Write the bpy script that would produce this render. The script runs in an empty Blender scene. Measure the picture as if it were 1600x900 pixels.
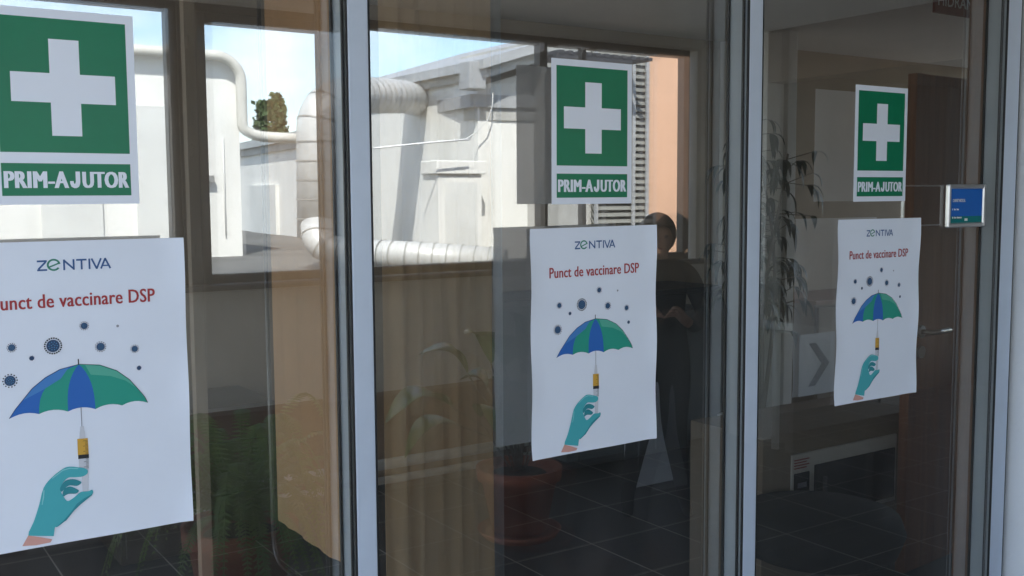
import bpy, bmesh, math, random
from mathutils import Vector, Matrix
R = math.radians
random.seed(7)
S = bpy.context.scene
COL = S.collection

# ------------------------------------------------------------------ camera
CAMY, CAMZ = -1.5255, 1.6          # the floor is z = 0, the glass front face is y = 0
FPX = 1624.6                       # focal length in pixels of a 1600 px wide picture
YAW, PIT, ROL = .5889, .0888, -.0062
cy, sy = math.cos(YAW), math.sin(YAW); cp, sp = math.cos(PIT), math.sin(PIT); cr, sr = math.cos(ROL), math.sin(ROL)
FW = Vector((sy*cp, cy*cp, -sp)); r0 = Vector((cy, -sy, 0)); u0 = r0.cross(FW)
RT = r0*cr + u0*sr; UP = -r0*sr + u0*cr
cam = bpy.data.objects.new('camera', bpy.data.cameras.new('camera'))
COL.objects.link(cam); S.camera = cam
m3 = Matrix((RT, UP, -FW)).transposed()
cam.matrix_world = Matrix.Translation((0, CAMY, CAMZ)) @ m3.to_4x4()
cam.data.sensor_width = 36; cam.data.lens = FPX/1600*36
cam.data.clip_start = .02; cam.data.clip_end = 2000

# ------------------------------------------------------------------ world
EXPOSURE = 1.98
W = bpy.data.worlds.new("World"); S.world = W; W.use_nodes = True
nt = W.node_tree; nt.nodes.clear()
SUN_EL = R(48)
sunv = Vector((-.42, .68, 0)).normalized()*math.cos(SUN_EL) + Vector((0, 0, math.sin(SUN_EL)))
sky = nt.nodes.new('ShaderNodeTexSky'); sky.sky_type = 'NISHITA'; sky.sun_disc = False
sky.ozone_density = 2.5; sky.dust_density = .4; sky.sun_elevation = SUN_EL; sky.sun_rotation = math.atan2(sunv.x, sunv.y)
tc = nt.nodes.new('ShaderNodeTexCoord')
mp = nt.nodes.new('ShaderNodeMapping'); mp.inputs['Scale'].default_value = (1.6, 1.6, 4.2); mp.inputs['Location'].default_value = (3.1, .4, .35)
nz = nt.nodes.new('ShaderNodeTexNoise'); nz.inputs['Scale'].default_value = 1.9; nz.inputs['Detail'].default_value = 9; nz.inputs['Roughness'].default_value = .58
rp = nt.nodes.new('ShaderNodeValToRGB'); rp.color_ramp.elements[0].position = .46; rp.color_ramp.elements[1].position = .68
mx = nt.nodes.new('ShaderNodeMix'); mx.data_type = 'RGBA'
bg = nt.nodes.new('ShaderNodeBackground'); bg.inputs['Strength'].default_value = .12
ow = nt.nodes.new('ShaderNodeOutputWorld')
L = nt.links.new
L(tc.outputs['Generated'], mp.inputs['Vector']); L(mp.outputs[0], nz.inputs['Vector']); L(nz.outputs['Fac'], rp.inputs['Fac'])
L(rp.outputs['Color'], mx.inputs[0]); L(sky.outputs[0], mx.inputs[6]); mx.inputs[7].default_value = (7.0, 7.5, 8.2, 1)
L(mx.outputs[2], bg.inputs['Color']); L(bg.outputs[0], ow.inputs['Surface'])
sun = bpy.data.objects.new('sun', bpy.data.lights.new('sun', 'SUN')); COL.objects.link(sun)
sun.data.energy = 3.3; sun.data.angle = R(.5); sun.data.color = (1, .965, .92)
sun.rotation_euler = sunv.to_track_quat('Z', 'Y').to_euler()
S.view_settings.view_transform = 'Standard'; S.view_settings.look = 'None'
S.view_settings.gamma = 1; S.view_settings.use_curve_mapping = False
S.view_settings.exposure = EXPOSURE
S.render.engine = 'CYCLES'
S.cycles.max_bounces = 10; S.cycles.diffuse_bounces = 4; S.cycles.glossy_bounces = 5
S.cycles.transparent_max_bounces = 24; S.cycles.use_denoising = True; S.cycles.use_adaptive_sampling = False
S.cycles.sample_clamp_indirect = 12

# ------------------------------------------------------------------ points
def at(px, py, y):                 # the point seen at a pixel of the photograph, at distance y from the glass
    v = FW + RT*((px-800)/FPX) - UP*((py-450)/FPX)
    t = (y-CAMY)/v.y
    return Vector((v.x*t, y, CAMZ+v.z*t))
def atz(px, py, z):                # the same, at height z over the floor
    v = FW + RT*((px-800)/FPX) - UP*((py-450)/FPX)
    t = (z-CAMZ)/v.z
    return Vector((v.x*t, CAMY+v.y*t, z))

# ------------------------------------------------------------------ materials
def mat(name, col, rough=.6, metal=0, spec=.5, noise=0, nscale=8, bump=0, bscale=60, col2=None, trans=0, stretch=None, coat=0):
    m = bpy.data.materials.new(name); m.use_nodes = True
    n = m.node_tree.nodes; l = m.node_tree.links.new; b = n['Principled BSDF']
    b.inputs['Base Color'].default_value = (*col, 1); b.inputs['Roughness'].default_value = rough
    b.inputs['Metallic'].default_value = metal; b.inputs['Specular IOR Level'].default_value = spec
    if coat: b.inputs['Coat Weight'].default_value = coat; b.inputs['Coat Roughness'].default_value = .08
    g = n.new('ShaderNodeTexCoord'); mpn = n.new('ShaderNodeMapping'); l(g.outputs['Object'], mpn.inputs['Vector'])
    if stretch: mpn.inputs['Scale'].default_value = stretch
    if noise or col2:
        t = n.new('ShaderNodeTexNoise'); t.inputs['Scale'].default_value = nscale; t.inputs['Detail'].default_value = 8; t.inputs['Roughness'].default_value = .65
        l(mpn.outputs[0], t.inputs['Vector'])
        r = n.new('ShaderNodeValToRGB'); c2 = col2 or tuple(max(0, c*(1-noise)) for c in col)
        r.color_ramp.elements[0].color = (*c2, 1); r.color_ramp.elements[1].color = (*col, 1)
        r.color_ramp.elements[0].position = .34; r.color_ramp.elements[1].position = .62
        l(t.outputs['Fac'], r.inputs['Fac']); l(r.outputs['Color'], b.inputs['Base Color'])
    if bump:
        t2 = n.new('ShaderNodeTexNoise'); t2.inputs['Scale'].default_value = bscale; t2.inputs['Detail'].default_value = 4
        l(mpn.outputs[0], t2.inputs['Vector'])
        bp = n.new('ShaderNodeBump'); bp.inputs['Strength'].default_value = bump; bp.inputs['Distance'].default_value = .004
        l(t2.outputs['Fac'], bp.inputs['Height']); l(bp.outputs[0], b.inputs['Normal'])
    if trans:
        o = n['Material Output']; tr = n.new('ShaderNodeBsdfTranslucent'); ms = n.new('ShaderNodeMixShader')
        ms.inputs[0].default_value = trans; tr.inputs['Color'].default_value = (*col, 1)
        l(b.outputs[0], ms.inputs[1]); l(tr.outputs[0], ms.inputs[2]); l(ms.outputs[0], o.inputs['Surface'])
    return m
def glass_mat(name, k, tint, wav=0, base=0, dust=0):
    m = bpy.data.materials.new(name); m.use_nodes = True
    n = m.node_tree.nodes; l = m.node_tree.links.new; n.clear()
    o = n.new('ShaderNodeOutputMaterial'); t = n.new('ShaderNodeBsdfTransparent'); g = n.new('ShaderNodeBsdfGlossy'); ms = n.new('ShaderNodeMixShader')
    f = n.new('ShaderNodeFresnel'); ge = n.new('ShaderNodeNewGeometry'); mr = n.new('ShaderNodeMapRange')
    mr.inputs['To Min'].default_value = 1.5; mr.inputs['To Max'].default_value = 1/1.5       # a thin sheet reflects alike from both sides
    l(ge.outputs['Backfacing'], mr.inputs['Value']); l(mr.outputs[0], f.inputs['IOR'])
    mu = n.new('ShaderNodeMath'); mu.operation = 'MULTIPLY_ADD'; mu.inputs[1].default_value = k; mu.inputs[2].default_value = base; mu.use_clamp = True
    t.inputs['Color'].default_value = (*tint, 1); g.inputs['Roughness'].default_value = 0; g.inputs['Color'].default_value = (1, 1, 1, 1)
    l(f.outputs[0], mu.inputs[0]); l(mu.outputs[0], ms.inputs[0]); l(t.outputs[0], ms.inputs[1]); l(g.outputs[0], ms.inputs[2]); l(ms.outputs[0], o.inputs['Surface'])
    if dust:                                  # a thin uneven film of dust and wiping marks, also a haze lifting the darks
        dn_ = n.new('ShaderNodeBsdfDiffuse'); dn_.inputs['Color'].default_value = (.6, .58, .55, 1); md = n.new('ShaderNodeMixShader')
        tcd = n.new('ShaderNodeTexCoord'); mpd = n.new('ShaderNodeMapping'); mpd.inputs['Scale'].default_value = (5, 5, 1.4); mpd.inputs['Rotation'].default_value = (0, R(35), 0)
        txd = n.new('ShaderNodeTexNoise'); txd.inputs['Scale'].default_value = 3; txd.inputs['Detail'].default_value = 9; txd.inputs['Roughness'].default_value = .7
        mdr = n.new('ShaderNodeMapRange'); mdr.inputs['From Min'].default_value = .35; mdr.inputs['From Max'].default_value = .75; mdr.inputs['To Min'].default_value = dust*.35; mdr.inputs['To Max'].default_value = dust*2
        l(tcd.outputs['Object'], mpd.inputs['Vector']); l(mpd.outputs[0], txd.inputs['Vector']); l(txd.outputs['Fac'], mdr.inputs['Value'])
        l(mdr.outputs[0], md.inputs[0]); l(ms.outputs[0], md.inputs[1]); l(dn_.outputs[0], md.inputs[2]); l(md.outputs[0], o.inputs['Surface'])
    if wav:
        tcn = n.new('ShaderNodeTexCoord'); tx = n.new('ShaderNodeTexNoise'); tx.inputs['Scale'].default_value = 2.2; tx.inputs['Detail'].default_value = 1
        bp = n.new('ShaderNodeBump'); bp.inputs['Distance'].default_value = wav; bp.inputs['Strength'].default_value = 1
        l(tcn.outputs['Object'], tx.inputs['Vector']); l(tx.outputs['Fac'], bp.inputs['Height']); l(bp.outputs[0], g.inputs['Normal'])
    return m
def clear_mat(name, tint):
    m = bpy.data.materials.new(name); m.use_nodes = True; n = m.node_tree.nodes; n.clear()
    o = n.new('ShaderNodeOutputMaterial'); t = n.new('ShaderNodeBsdfTransparent'); t.inputs['Color'].default_value = (*tint, 1)
    m.node_tree.links.new(t.outputs[0], o.inputs['Surface']); return m
def tile_mat(name, col, grout, sx, sy_):
    m = bpy.data.materials.new(name); m.use_nodes = True
    n = m.node_tree.nodes; l = m.node_tree.links.new; b = n['Principled BSDF']
    g = n.new('ShaderNodeTexCoord'); mpn = n.new('ShaderNodeMapping'); l(g.outputs['Object'], mpn.inputs['Vector']); mpn.inputs['Rotation'].default_value = (0, 0, R(0))
    br = n.new('ShaderNodeTexBrick'); br.offset = 0; br.inputs['Scale'].default_value = 1; br.inputs['Brick Width'].default_value = sx; br.inputs['Row Height'].default_value = sy_
    br.inputs['Mortar Size'].default_value = .0035; br.inputs['Mortar Smooth'].default_value = .1; br.inputs['Bias'].default_value = 0
    br.inputs['Color1'].default_value = (*col, 1); br.inputs['Color2'].default_value = (*[c*.8 for c in col], 1); br.inputs['Mortar'].default_value = (*grout, 1)
    t = n.new('ShaderNodeTexNoise'); t.inputs['Scale'].default_value = 7; t.inputs['Detail'].default_value = 8
    mxn = n.new('ShaderNodeMix'); mxn.data_type = 'RGBA'; mxn.blend_type = 'MULTIPLY'; mxn.inputs[0].default_value = .6
    l(mpn.outputs[0], br.inputs['Vector']); l(mpn.outputs[0], t.inputs['Vector']); l(br.outputs['Color'], mxn.inputs[6]); l(t.outputs['Fac'], mxn.inputs[7])
    l(mxn.outputs[2], b.inputs['Base Color']); b.inputs['Roughness'].default_value = .38
    return m
M = {}
M['slate'] = tile_mat('slate tiles', (.05, .052, .055), (.38, .37, .34), .42, .42)
M['ceiling'] = mat('ceiling paint', (.78, .75, .69), .9, noise=.08, nscale=2)
M['corridor'] = mat('corridor wall paint', (.70, .65, .57), .8, noise=.1, nscale=3, bump=.2)
M['endwall'] = mat('pale wall paint', (.72, .70, .65), .8, noise=.1, nscale=3)
M['wainscot'] = mat('brown wall band', (.24, .15, .10), .55, noise=.2, nscale=3)
M['room'] = mat('room wall paint', (.40, .32, .24), .9, noise=.15, nscale=2)
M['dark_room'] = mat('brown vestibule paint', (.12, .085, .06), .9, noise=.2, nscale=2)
M['bronze'] = mat('bronze window frame', (.085, .07, .058), .45, noise=.15, nscale=5)
M['alu'] = mat('pale powder coated aluminium', (.52, .58, .68), .38, noise=.05, nscale=12)
M['alu_in'] = mat('shaded profile and grey pole', (.24, .265, .29), .45, noise=.1, nscale=6)  # darker grey puts the shade between the panes into the post sides
M['rubber'] = mat('black rubber gasket', (.008, .008, .009), .6)
M['paper'] = mat('poster paper', (.74, .775, .86), .55, noise=.03, nscale=5, bump=.25, bscale=14)
M['vinyl_white'] = mat('white vinyl', (.74, .77, .85), .35, noise=.02, nscale=6)
M['vinyl_green'] = mat('green vinyl', (.004, .18, .085), .3, spec=.3, noise=.12, nscale=4, bump=.12, bscale=40)
M['ink_red'] = mat('red ink', (.36, .03, .035), .6)
M['ink_blue'] = mat('blue ink', (.035, .10, .27), .6)
M['ink_green'] = mat('green ink', (.03, .22, .15), .6)
M['u_blue'] = mat('umbrella blue', (.015, .12, .44), .6)
M['u_blue2'] = mat('umbrella light blue', (.05, .20, .50), .6)
M['u_green'] = mat('umbrella green', (.012, .29, .21), .6)
M['u_green2'] = mat('umbrella light green', (.08, .38, .28), .6)
M['virus'] = mat('virus blue', (.02, .055, .13), .6)
M['virus2'] = mat('virus light blue', (.07, .22, .40), .6)
M['ink_black'] = mat('black ink', (.015, .015, .02), .6)
M['ink_grey'] = mat('grey ink', (.28, .28, .32), .6)
M['barrel'] = mat('syringe barrel grey', (.56, .57, .62), .6)
M['serum'] = mat('yellow serum', (.60, .33, .04), .6)
M['glove'] = mat('turquoise glove', (.055, .38, .42), .6)
M['glove2'] = mat('dark turquoise', (.02, .23, .27), .6)
M['glove3'] = mat('light turquoise', (.25, .58, .60), .6)
M['skin_print'] = mat('skin pink ink', (.62, .32, .27), .6)
M['fabric'] = mat('orange fabric', (.76, .46, .24), .9, noise=.12, nscale=4, bump=.3, bscale=200, trans=.35)
M['fabric2'] = mat('beige fabric', (.68, .50, .30), .9, noise=.12, nscale=4, bump=.3, bscale=200, trans=.3)
M['chrome'] = mat('chrome tube', (.12, .115, .11), .35, metal=1)
M['dark_lam'] = mat('dark grey laminate', (.035, .042, .048), .5, noise=.15, nscale=3)
M['dark_brown'] = mat('dark brown laminate', (.06, .038, .026), .5, noise=.2, nscale=3)
M['terracotta'] = mat('terracotta', (.36, .10, .05), .7, noise=.35, nscale=6)
M['soil'] = mat('soil', (.03, .02, .015), 1)
M['fern'] = mat('fern green', (.19, .30, .09), .3, noise=.35, nscale=10, trans=.5)
M['leaf'] = mat('glossy leaf green', (.07, .16, .045), .22, noise=.3, nscale=10, trans=.25)
M['dark_leaf'] = mat('dark leaf green', (.025, .045, .018), .4, noise=.3, nscale=10, trans=.1)
M['stem'] = mat('pale stem', (.20, .17, .13), .8, noise=.3, nscale=20)
M['pot_white'] = mat('white glazed pot', (.75, .74, .70), .3)
M['pipe'] = mat('painted heating pipe', (.55, .54, .50), .4)
M['wood'] = mat('brown wood veneer', (.30, .125, .055), .5, col2=(.20, .078, .036), nscale=3, stretch=(14, 14, .8))
M['wood_l'] = mat('lighter wood edge', (.30, .17, .11), .5, noise=.2, stretch=(10, 10, .8))
M['steel'] = mat('brushed steel', (.45, .44, .42), .3, metal=1)
M['white_app'] = mat('white appliance enamel', (.70, .68, .63), .35)
M['black_gloss'] = mat('black appliance glass', (.012, .013, .015), .12)
M['cabinet'] = mat('beige cabinet', (.28, .22, .16), .6, noise=.1, nscale=4)
M['cloth_dark'] = mat('dark clothing', (.013, .014, .017), .85, noise=.3, nscale=12)
M['skin'] = mat('skin', (.30, .17, .12), .55)
M['hair'] = mat('dark hair', (.02, .013, .01), .6)
M['stucco'] = mat('white stucco', (.84, .825, .78), .9, col2=(.72, .71, .67), nscale=1.8, bump=.5, bscale=20, stretch=(1, 1, .35))
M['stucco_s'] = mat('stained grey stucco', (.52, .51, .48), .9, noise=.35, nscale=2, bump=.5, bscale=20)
M['stucco_l'] = mat('grey white stucco', (.70, .70, .67), .9, noise=.1, nscale=2)
M['cap'] = mat('grey metal parapet capping', (.42, .43, .44), .45, noise=.25, nscale=3)
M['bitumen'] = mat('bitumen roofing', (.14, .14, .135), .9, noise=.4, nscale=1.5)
M['duct'] = mat('galvanised duct', (.62, .62, .60), .45, metal=.12, noise=.2, nscale=5)
M['seam'] = mat('dull duct seam', (.27, .27, .26), .5)
M['wall_pipe'] = mat('cream painted pipe', (.66, .64, .58), .5, noise=.2, nscale=5)
M['orange_wall'] = mat('orange stucco', (.72, .43, .28), .9, noise=.1, nscale=2)
M['shutter'] = mat('grey slat', (.22, .22, .20), .6, noise=.15, nscale=6)
M['black_metal'] = mat('dark canopy steel', (.05, .05, .055), .6)
M['poplar'] = mat('poplar leaf', (.07, .11, .035), .7, noise=.4, nscale=3)
M['bark'] = mat('bark', (.10, .08, .06), .9, noise=.4, nscale=10)
M['ground'] = mat('yard asphalt', (.10, .10, .10), .95, noise=.3, nscale=1)
M['plate_blue'] = mat('blue plate', (.012, .12, .45), .5, spec=.2)
M['plate_teal'] = mat('teal plate band', (.0, .16, .16), .5, spec=.2)
M['silver'] = mat('silver snap frame', (.62, .62, .62), .3, metal=.85)
M['sign_red'] = mat('dark red sign', (.16, .012, .015), .5)
M['ink_white'] = mat('white ink', (.8, .8, .8), .6)
M['wire'] = mat('pale cable', (.62, .62, .60), .6)
M['glass_out'] = glass_mat('outer pane reflecting face', 1.1, (.97, .98, .97), dust=.022)
M['glass_in'] = glass_mat('inner pane reflecting face', 2.0, (.96, .96, .95), base=.29)
M['glass_win'] = glass_mat('window glass', 1.5, (.97, .98, .98))
M['glass_clear'] = clear_mat('glass body', (1, 1, 1))

# ------------------------------------------------------------------ building helpers
LOC = {}                                    # world location of every parent empty
class MB:
    def __init__(s, mirror=False): s.bm = bmesh.new(); s.mir = mirror
    def V(s, p): return s.bm.verts.new(p)
    def face(s, pts, mi=0):
        try: f = s.bm.faces.new([s.V(p) for p in pts]); f.material_index = mi; return f
        except ValueError: return None
    def box(s, a, b, mi=0, bev=0):
        x0, x1 = sorted((a[0], b[0])); y0, y1 = sorted((a[1], b[1])); z0, z1 = sorted((a[2], b[2]))
        vs = [s.V((x, y, z)) for x in (x0, x1) for y in (y0, y1) for z in (z0, z1)]
        fs = [s.bm.faces.new([vs[i] for i in q]) for q in ((0,1,3,2),(4,6,7,5),(0,4,5,1),(2,3,7,6),(0,2,6,4),(1,5,7,3))]
        for f in fs: f.material_index = mi
        if bev:
            es = list({e for f in fs for e in f.edges})
            r = bmesh.ops.bevel(s.bm, geom=es, offset=bev, segments=2, affect='EDGES', profile=.5)
            for f in r['faces']: f.material_index = mi
        return s
    def hull(s, bottom, top, mi=0):         # prism between two equal rings
        n = len(bottom); a = [s.V(p) for p in bottom]; b = [s.V(p) for p in top]
        for q in [a[::-1], b] + [[a[i], a[(i+1) % n], b[(i+1) % n], b[i]] for i in range(n)]:
            try: s.bm.faces.new(q).material_index = mi
            except ValueError: pass
        return s
    def wallseg(s, p, q, z0, z1, th, mi=0): # vertical slab from p to q
        p = Vector(p[:2]).to_3d(); q = Vector(q[:2]).to_3d(); d = (q-p).normalized(); n = Vector((-d.y, d.x, 0))*th
        return s.hull([v+Vector((0,0,z0)) for v in (p, q, q+n, p+n)], [v+Vector((0,0,z1)) for v in (p, q, q+n, p+n)], mi)
    def tube(s, pts, rad, seg=12, mi=0, caps=True):
        pts = [Vector(p) for p in pts]; n = len(pts)
        rads = rad if isinstance(rad, (list, tuple)) else [rad]*n
        prev = None; rings = []
        for i, p in enumerate(pts):
            t = (pts[min(i+1, n-1)]-pts[max(i-1, 0)]).normalized()
            if prev is None: a = t.orthogonal().normalized()
            else: a = (prev-t*prev.dot(t)).normalized()
            prev = a; b = t.cross(a)
            rings.append([s.V(p+(a*math.cos(2*math.pi*k/seg)+b*math.sin(2*math.pi*k/seg))*rads[i]) for k in range(seg)])
        for i in range(n-1):
            for k in range(seg):
                f = s.bm.faces.new((rings[i][k], rings[i][(k+1) % seg], rings[i+1][(k+1) % seg], rings[i+1][k])); f.material_index = mi; f.smooth = True
        if caps:
            for rr in (rings[0][::-1], rings[-1]):
                f = s.bm.faces.new(rr); f.material_index = mi
        return s
    def lathe(s, c, prof, seg=28, mi=0):
        c = Vector(c); rings = [[s.V(c+Vector((r*math.cos(2*math.pi*k/seg), r*math.sin(2*math.pi*k/seg), z))) for k in range(seg)] for r, z in prof]
        for i in range(len(prof)-1):
            for k in range(seg):
                f = s.bm.faces.new((rings[i][k], rings[i][(k+1) % seg], rings[i+1][(k+1) % seg], rings[i+1][k])); f.material_index = mi; f.smooth = True
        s.bm.faces.new(rings[0][::-1]).material_index = mi; s.bm.faces.new(rings[-1]).material_index = mi
        return s
    def build(s, name, m, parent=None, recalc=True):
        if s.mir:
            for v in s.bm.verts: v.co.y = -v.co.y
            bmesh.ops.reverse_faces(s.bm, faces=s.bm.faces[:])
        if recalc: bmesh.ops.recalc_face_normals(s.bm, faces=s.bm.faces[:])
        off = LOC.get(parent.name) if parent else None
        org = Vector((0, 0, 0))
        if off is None and not parent and len(s.bm.verts):
            xs = [v.co for v in s.bm.verts]
            org = Vector((sum(c.x for c in xs)/len(xs), sum(c.y for c in xs)/len(xs), min(c.z for c in xs)))
            off = org
        if off is not None:
            for v in s.bm.verts: v.co -= off
        me = bpy.data.meshes.new(name); s.bm.to_mesh(me); s.bm.free()
        for mm in (m if isinstance(m, (list, tuple)) else [m]): me.materials.append(mm)
        o = bpy.data.objects.new(name, me); COL.objects.link(o)
        if parent: o.parent = parent; LOC[o.name] = Vector(off) if off is not None else Vector((0,0,0))
        else: o.location = org; LOC[o.name] = Vector(org)
        return o
def tag(o, label, cat, group=None):
    o['label'] = label; o['category'] = cat
    if group: o['group'] = group
    return o
def struct(o): o['kind'] = 'structure'; return o
def thing(name, label, cat, loc=(0, 0, 0), group=None):
    o = bpy.data.objects.new(name, None); COL.objects.link(o); o.location = loc; o.empty_display_size = .1
    LOC[o.name] = Vector(loc); return tag(o, label, cat, group)
def V(p): return (p[0], -p[1], p[2])         # a reflected point to its real place behind the camera
def dup(root, loc, label, rot=None):
    r = root.copy(); COL.objects.link(r); r.location = loc; r['label'] = label; LOC[r.name] = Vector(loc)
    if rot is not None: r.rotation_euler = rot
    def rec(src, dst):
        for ch in list(src.children):
            c = ch.copy(); COL.objects.link(c); c.parent = dst; rec(ch, c)
    rec(root, r); return r

# ================================================================== SETTING: floor, ceilings, walls
X0, X1 = -4.0, 5.05          # corridor ends
D = 3.5                     # corridor depth behind the glass front (towards -y)
CZ = 2.62                   # ceiling
struct(MB().box((X0-.1, -D-.2, -.12), (8.2, 3.8, 0)).build('floor', M['slate']))
q = MB(); q.box((-.8, -D-.25, CZ), (8.2, 4.0, CZ+.3)); q.box((X0-.1, -.15, CZ), (-.8, .25, CZ+.3)); q.box((X0-.1, 2.4, CZ), (-.8, 4.0, CZ+.3)); q.box((X0-.1, .25, CZ), (-1.5, 2.4, CZ+.3)); q.box((X0-.1, -D-.25, CZ), (-.8, -3.3, CZ+.3))
struct(q.build('ceiling', M['ceiling']))                  # unseen roof openings over corridor and room, added for more daylight
struct(MB().box((-90, -120, -4.2), (90, 80, -4)).build('ground', M['ground']))
# side of the building under the floor
tag(MB().box((X0-.1, -D-.12, -4), (8.2, 3.8, -.125)).build('building_base', M['stucco']), 'white rendered storey carrying the glazed corridor and the room', 'building')

def xat(px, y=200): return at(px, y, D).x
w1r = xat(276); w2l, w2r = xat(338), xat(545); w3l, w3r = xat(597), xat(864); w4l, w4r = xat(876), xat(1090)
wt = at(597, 40, D).z; wb = at(700, 414, D).z
w1t = at(276, 10, D).z
print('window wall', w1r, w2l, w2r, w3l, w3r, w4l, w4r, wt, wb, w1t)
# window wall at real y = -D : built as slabs around the openings (thickness .22)
ww = MB()
yA, yB = -D-.12, -D
ww.box((.56, yA, 0), (X1+.0, yB, .52), 0)                         # lower band (wainscot colour below)
ww.box((.56, yA, .52), (X1, yB, wb-.06), 1)
ww.box((w4r+.10, yA, wb-.06), (X1, yB, CZ), 1)
ww.box((.56, yA, w1t+.05), (w4r+.10, yB, CZ), 1)
ww.box((w1r+.053, -D-.07, wb-.06), (w2l-.053, yB-.012, w1t+.05), 2)
ww.box((w2l-.052, -D-.07, at(338, 30, D).z+.0525), (w2r+.052, yB-.012, w1t+.0495), 2)
ww.box((w2r+.053, -D-.07, wb-.06), (w3l-.053, yB-.012, w1t+.05), 2)
ww.box((X0, yA, 2.45), (.56, yB, CZ), 1); ww.box((X0, yA, 0), (.56, yB, .1), 1)
ww = ww.build('window_wall', [M['wainscot'], M['corridor'], M['bronze']])
tag(ww, 'grey painted corridor wall with a brown lower band, seen mirrored in the glass', 'wall')
# end wall with the pale strip beside the windows, then the opening to a dark vestibule
ye = -((X1+.15)/(at(1243, 300, 0).x/1.5255)-1.5255)
ew = MB(); ew.box((X1, -D-.22, 0), (X1+.15, ye, CZ)); ew.box((X1-.03, -D+.0, 0), (X1, -D+.28, CZ))
tag(ew.build('end_wall', M['endwall']), 'pale lit wall strip behind the tall thin plant at the corridor end', 'wall')
dr = MB(); dr.box((X1, ye+.001, 2.3), (X1+.15, -.161, CZ-.002)); dr.box((X1+.151, -D+.002, 2.45), (7.998, -.162, CZ-.003)); dr.box((8.0, -3.299, 1.3), (8.2, .1, CZ-.001)); dr.box((8.0, -D-.2, 0), (8.2, .1, .3)); dr.box((8.0, -D-.2, .3), (8.2, -3.3, CZ)); dr.box((X1+.15, -D-.2, 0), (8.0, -D, CZ)); dr.box((X1, -.16, 0), (8.0, 0, CZ))  # lintel and low ceiling added to darken; unseen side opening added for daylight
tag(dr.build('vestibule_wall', M['dark_room']), 'dark brown walls of the vestibule beyond the corridor end', 'wall')
# left end of the corridor: unseen full height glazing added for daylight
le = MB()
for yy in (-D, -2.4, -1.2, -.1): le.box((X0-.08, yy-.04, 0), (X0, yy+.04, CZ))
le.box((X0-.08, -D, 0), (X0, 0, .1)); le.box((X0-.08, -D, 2.45), (X0, 0, CZ))
for xx in (-2.9, -1.8, -.7, .4): le.box((xx-.04, yA, .1), (xx+.04, yB-.1, 2.45))
tag(le.build('added_glazing_posts', M['bronze']), 'bronze posts of the unseen full height glazing added for daylight at the near end of the corridor', 'window frame')
# the room behind the glass
rw = MB()
rw.box((-.8, 3.6, 0), (8.2, 3.75, CZ), 0); rw.box((-1.5, 3.6, 0), (-.8, 3.75, .5), 0); rw.box((-1.5, 3.6, 2.45), (-.8, 3.75, CZ), 0); rw.box((8.0, .1, 0), (8.2, .25, CZ), 0); rw.box((8.0, .25, 0), (8.2, 3.6, .4), 0)  # unseen side and back openings added to let daylight into the room
rw.box((-1.65, .02, 0), (-1.5, .4, CZ), 0); rw.box((-1.65, .4, 0), (-1.5, 3.75, .5), 0); rw.box((-1.65, .4, 2.4), (-1.5, 3.75, CZ), 0); rw.box((-1.65, 3.55, .5), (-1.5, 3.75, 2.4), 0)
rw.box((X0, .02, 0), (-1.65, .12, CZ), 0)
tag(rw.build('room_wall', M['room']), 'dim brown grey walls of the consulting room behind the glass', 'wall')
# right of the partition: the white wall end
tag(MB().box((2.602, -.06, 0), (4.9, .10, CZ)).build('white_wall', mat('white wall paint', (.74, .75, .78), .6, noise=.04, nscale=3, bump=.3, bscale=90)),
    'smooth white wall pier closing the glass front on the right', 'wall')

# ================================================================== GLASS FRONT
fr = thing('partition_frame', 'pale aluminium frame with slim upright posts holding the big glass panes', 'frame', (1.2, 0, 0))
PX = [(-.22, -.184), (.708, .744), (1.601, 1.639), (2.523, 2.581)]
for a, b in PX:
    po = MB().box((a, -.0065, .04), (b, -.001, CZ-.002), 0, .002).build('post', M['alu'], fr)
    MB().box((a+.001, -.0009, .04), (b-.001, .0535, CZ-.002)).build('post_core', M['alu_in'], po)  # post sides coloured darker for the shade between the panes
    g = MB()
    for xx, sgn in ((a, -1), (b, 1)):
        for y0, y1, w in ((-.006, -.0012, .003), (.0072, .012, .004), (.049, .0540, .004)):
            g.box((xx, y0, .04), (xx+sgn*w, y1, CZ-.002))
    g.build('gasket', M['rubber'], po)
MB().box((-2, -.03, 0), (2.60, .125, .04), 0).build('sill_rail', M['alu'], fr)
tops = [(-.184, .708, 'leftmost large glass pane, carrying the cropped sticker and the biggest poster'),
        (.744, 1.601, 'middle large glass pane between the two pale posts'),
        (1.639, 2.523, 'rightmost large glass pane, the one carrying the small framed plate')]
def pane(mb, x0, x1, y0, y1, z0=.042, z1=CZ-.004, refl_front=True):
    vs = [(x0, y0, z0), (x1, y0, z0), (x1, y0, z1), (x0, y0, z1)]; ws = [(x, y1, z) for x, _, z in vs]
    mb.face(vs, 0 if refl_front else 1); mb.face(ws[::-1], 1)
    for i in range(4): j = (i+1) % 4; mb.face([vs[i], ws[i], ws[j], vs[j]], 1)
for i, (a, b, lb) in enumerate(tops):
    t = thing('glass_pane', lb, 'glass pane', ((a+b)/2, 0, .04), 'large panes of the glass front')
    q = MB(); pane(q, a, b, 0, .006); q.build('outer_sheet', [M['glass_out'], M['glass_clear']], t, recalc=False)
    q = MB(); pane(q, a, b, .055, .061); q.build('inner_sheet', [M['glass_in'], M['glass_clear']], t, recalc=False)
q = MB(); q.box((-2, -.01, .04), (-.22, .05, CZ-.002)); tag(q.build('solid_panel', M['alu']), 'pale solid panel left of the glass front', 'panel')

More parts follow.
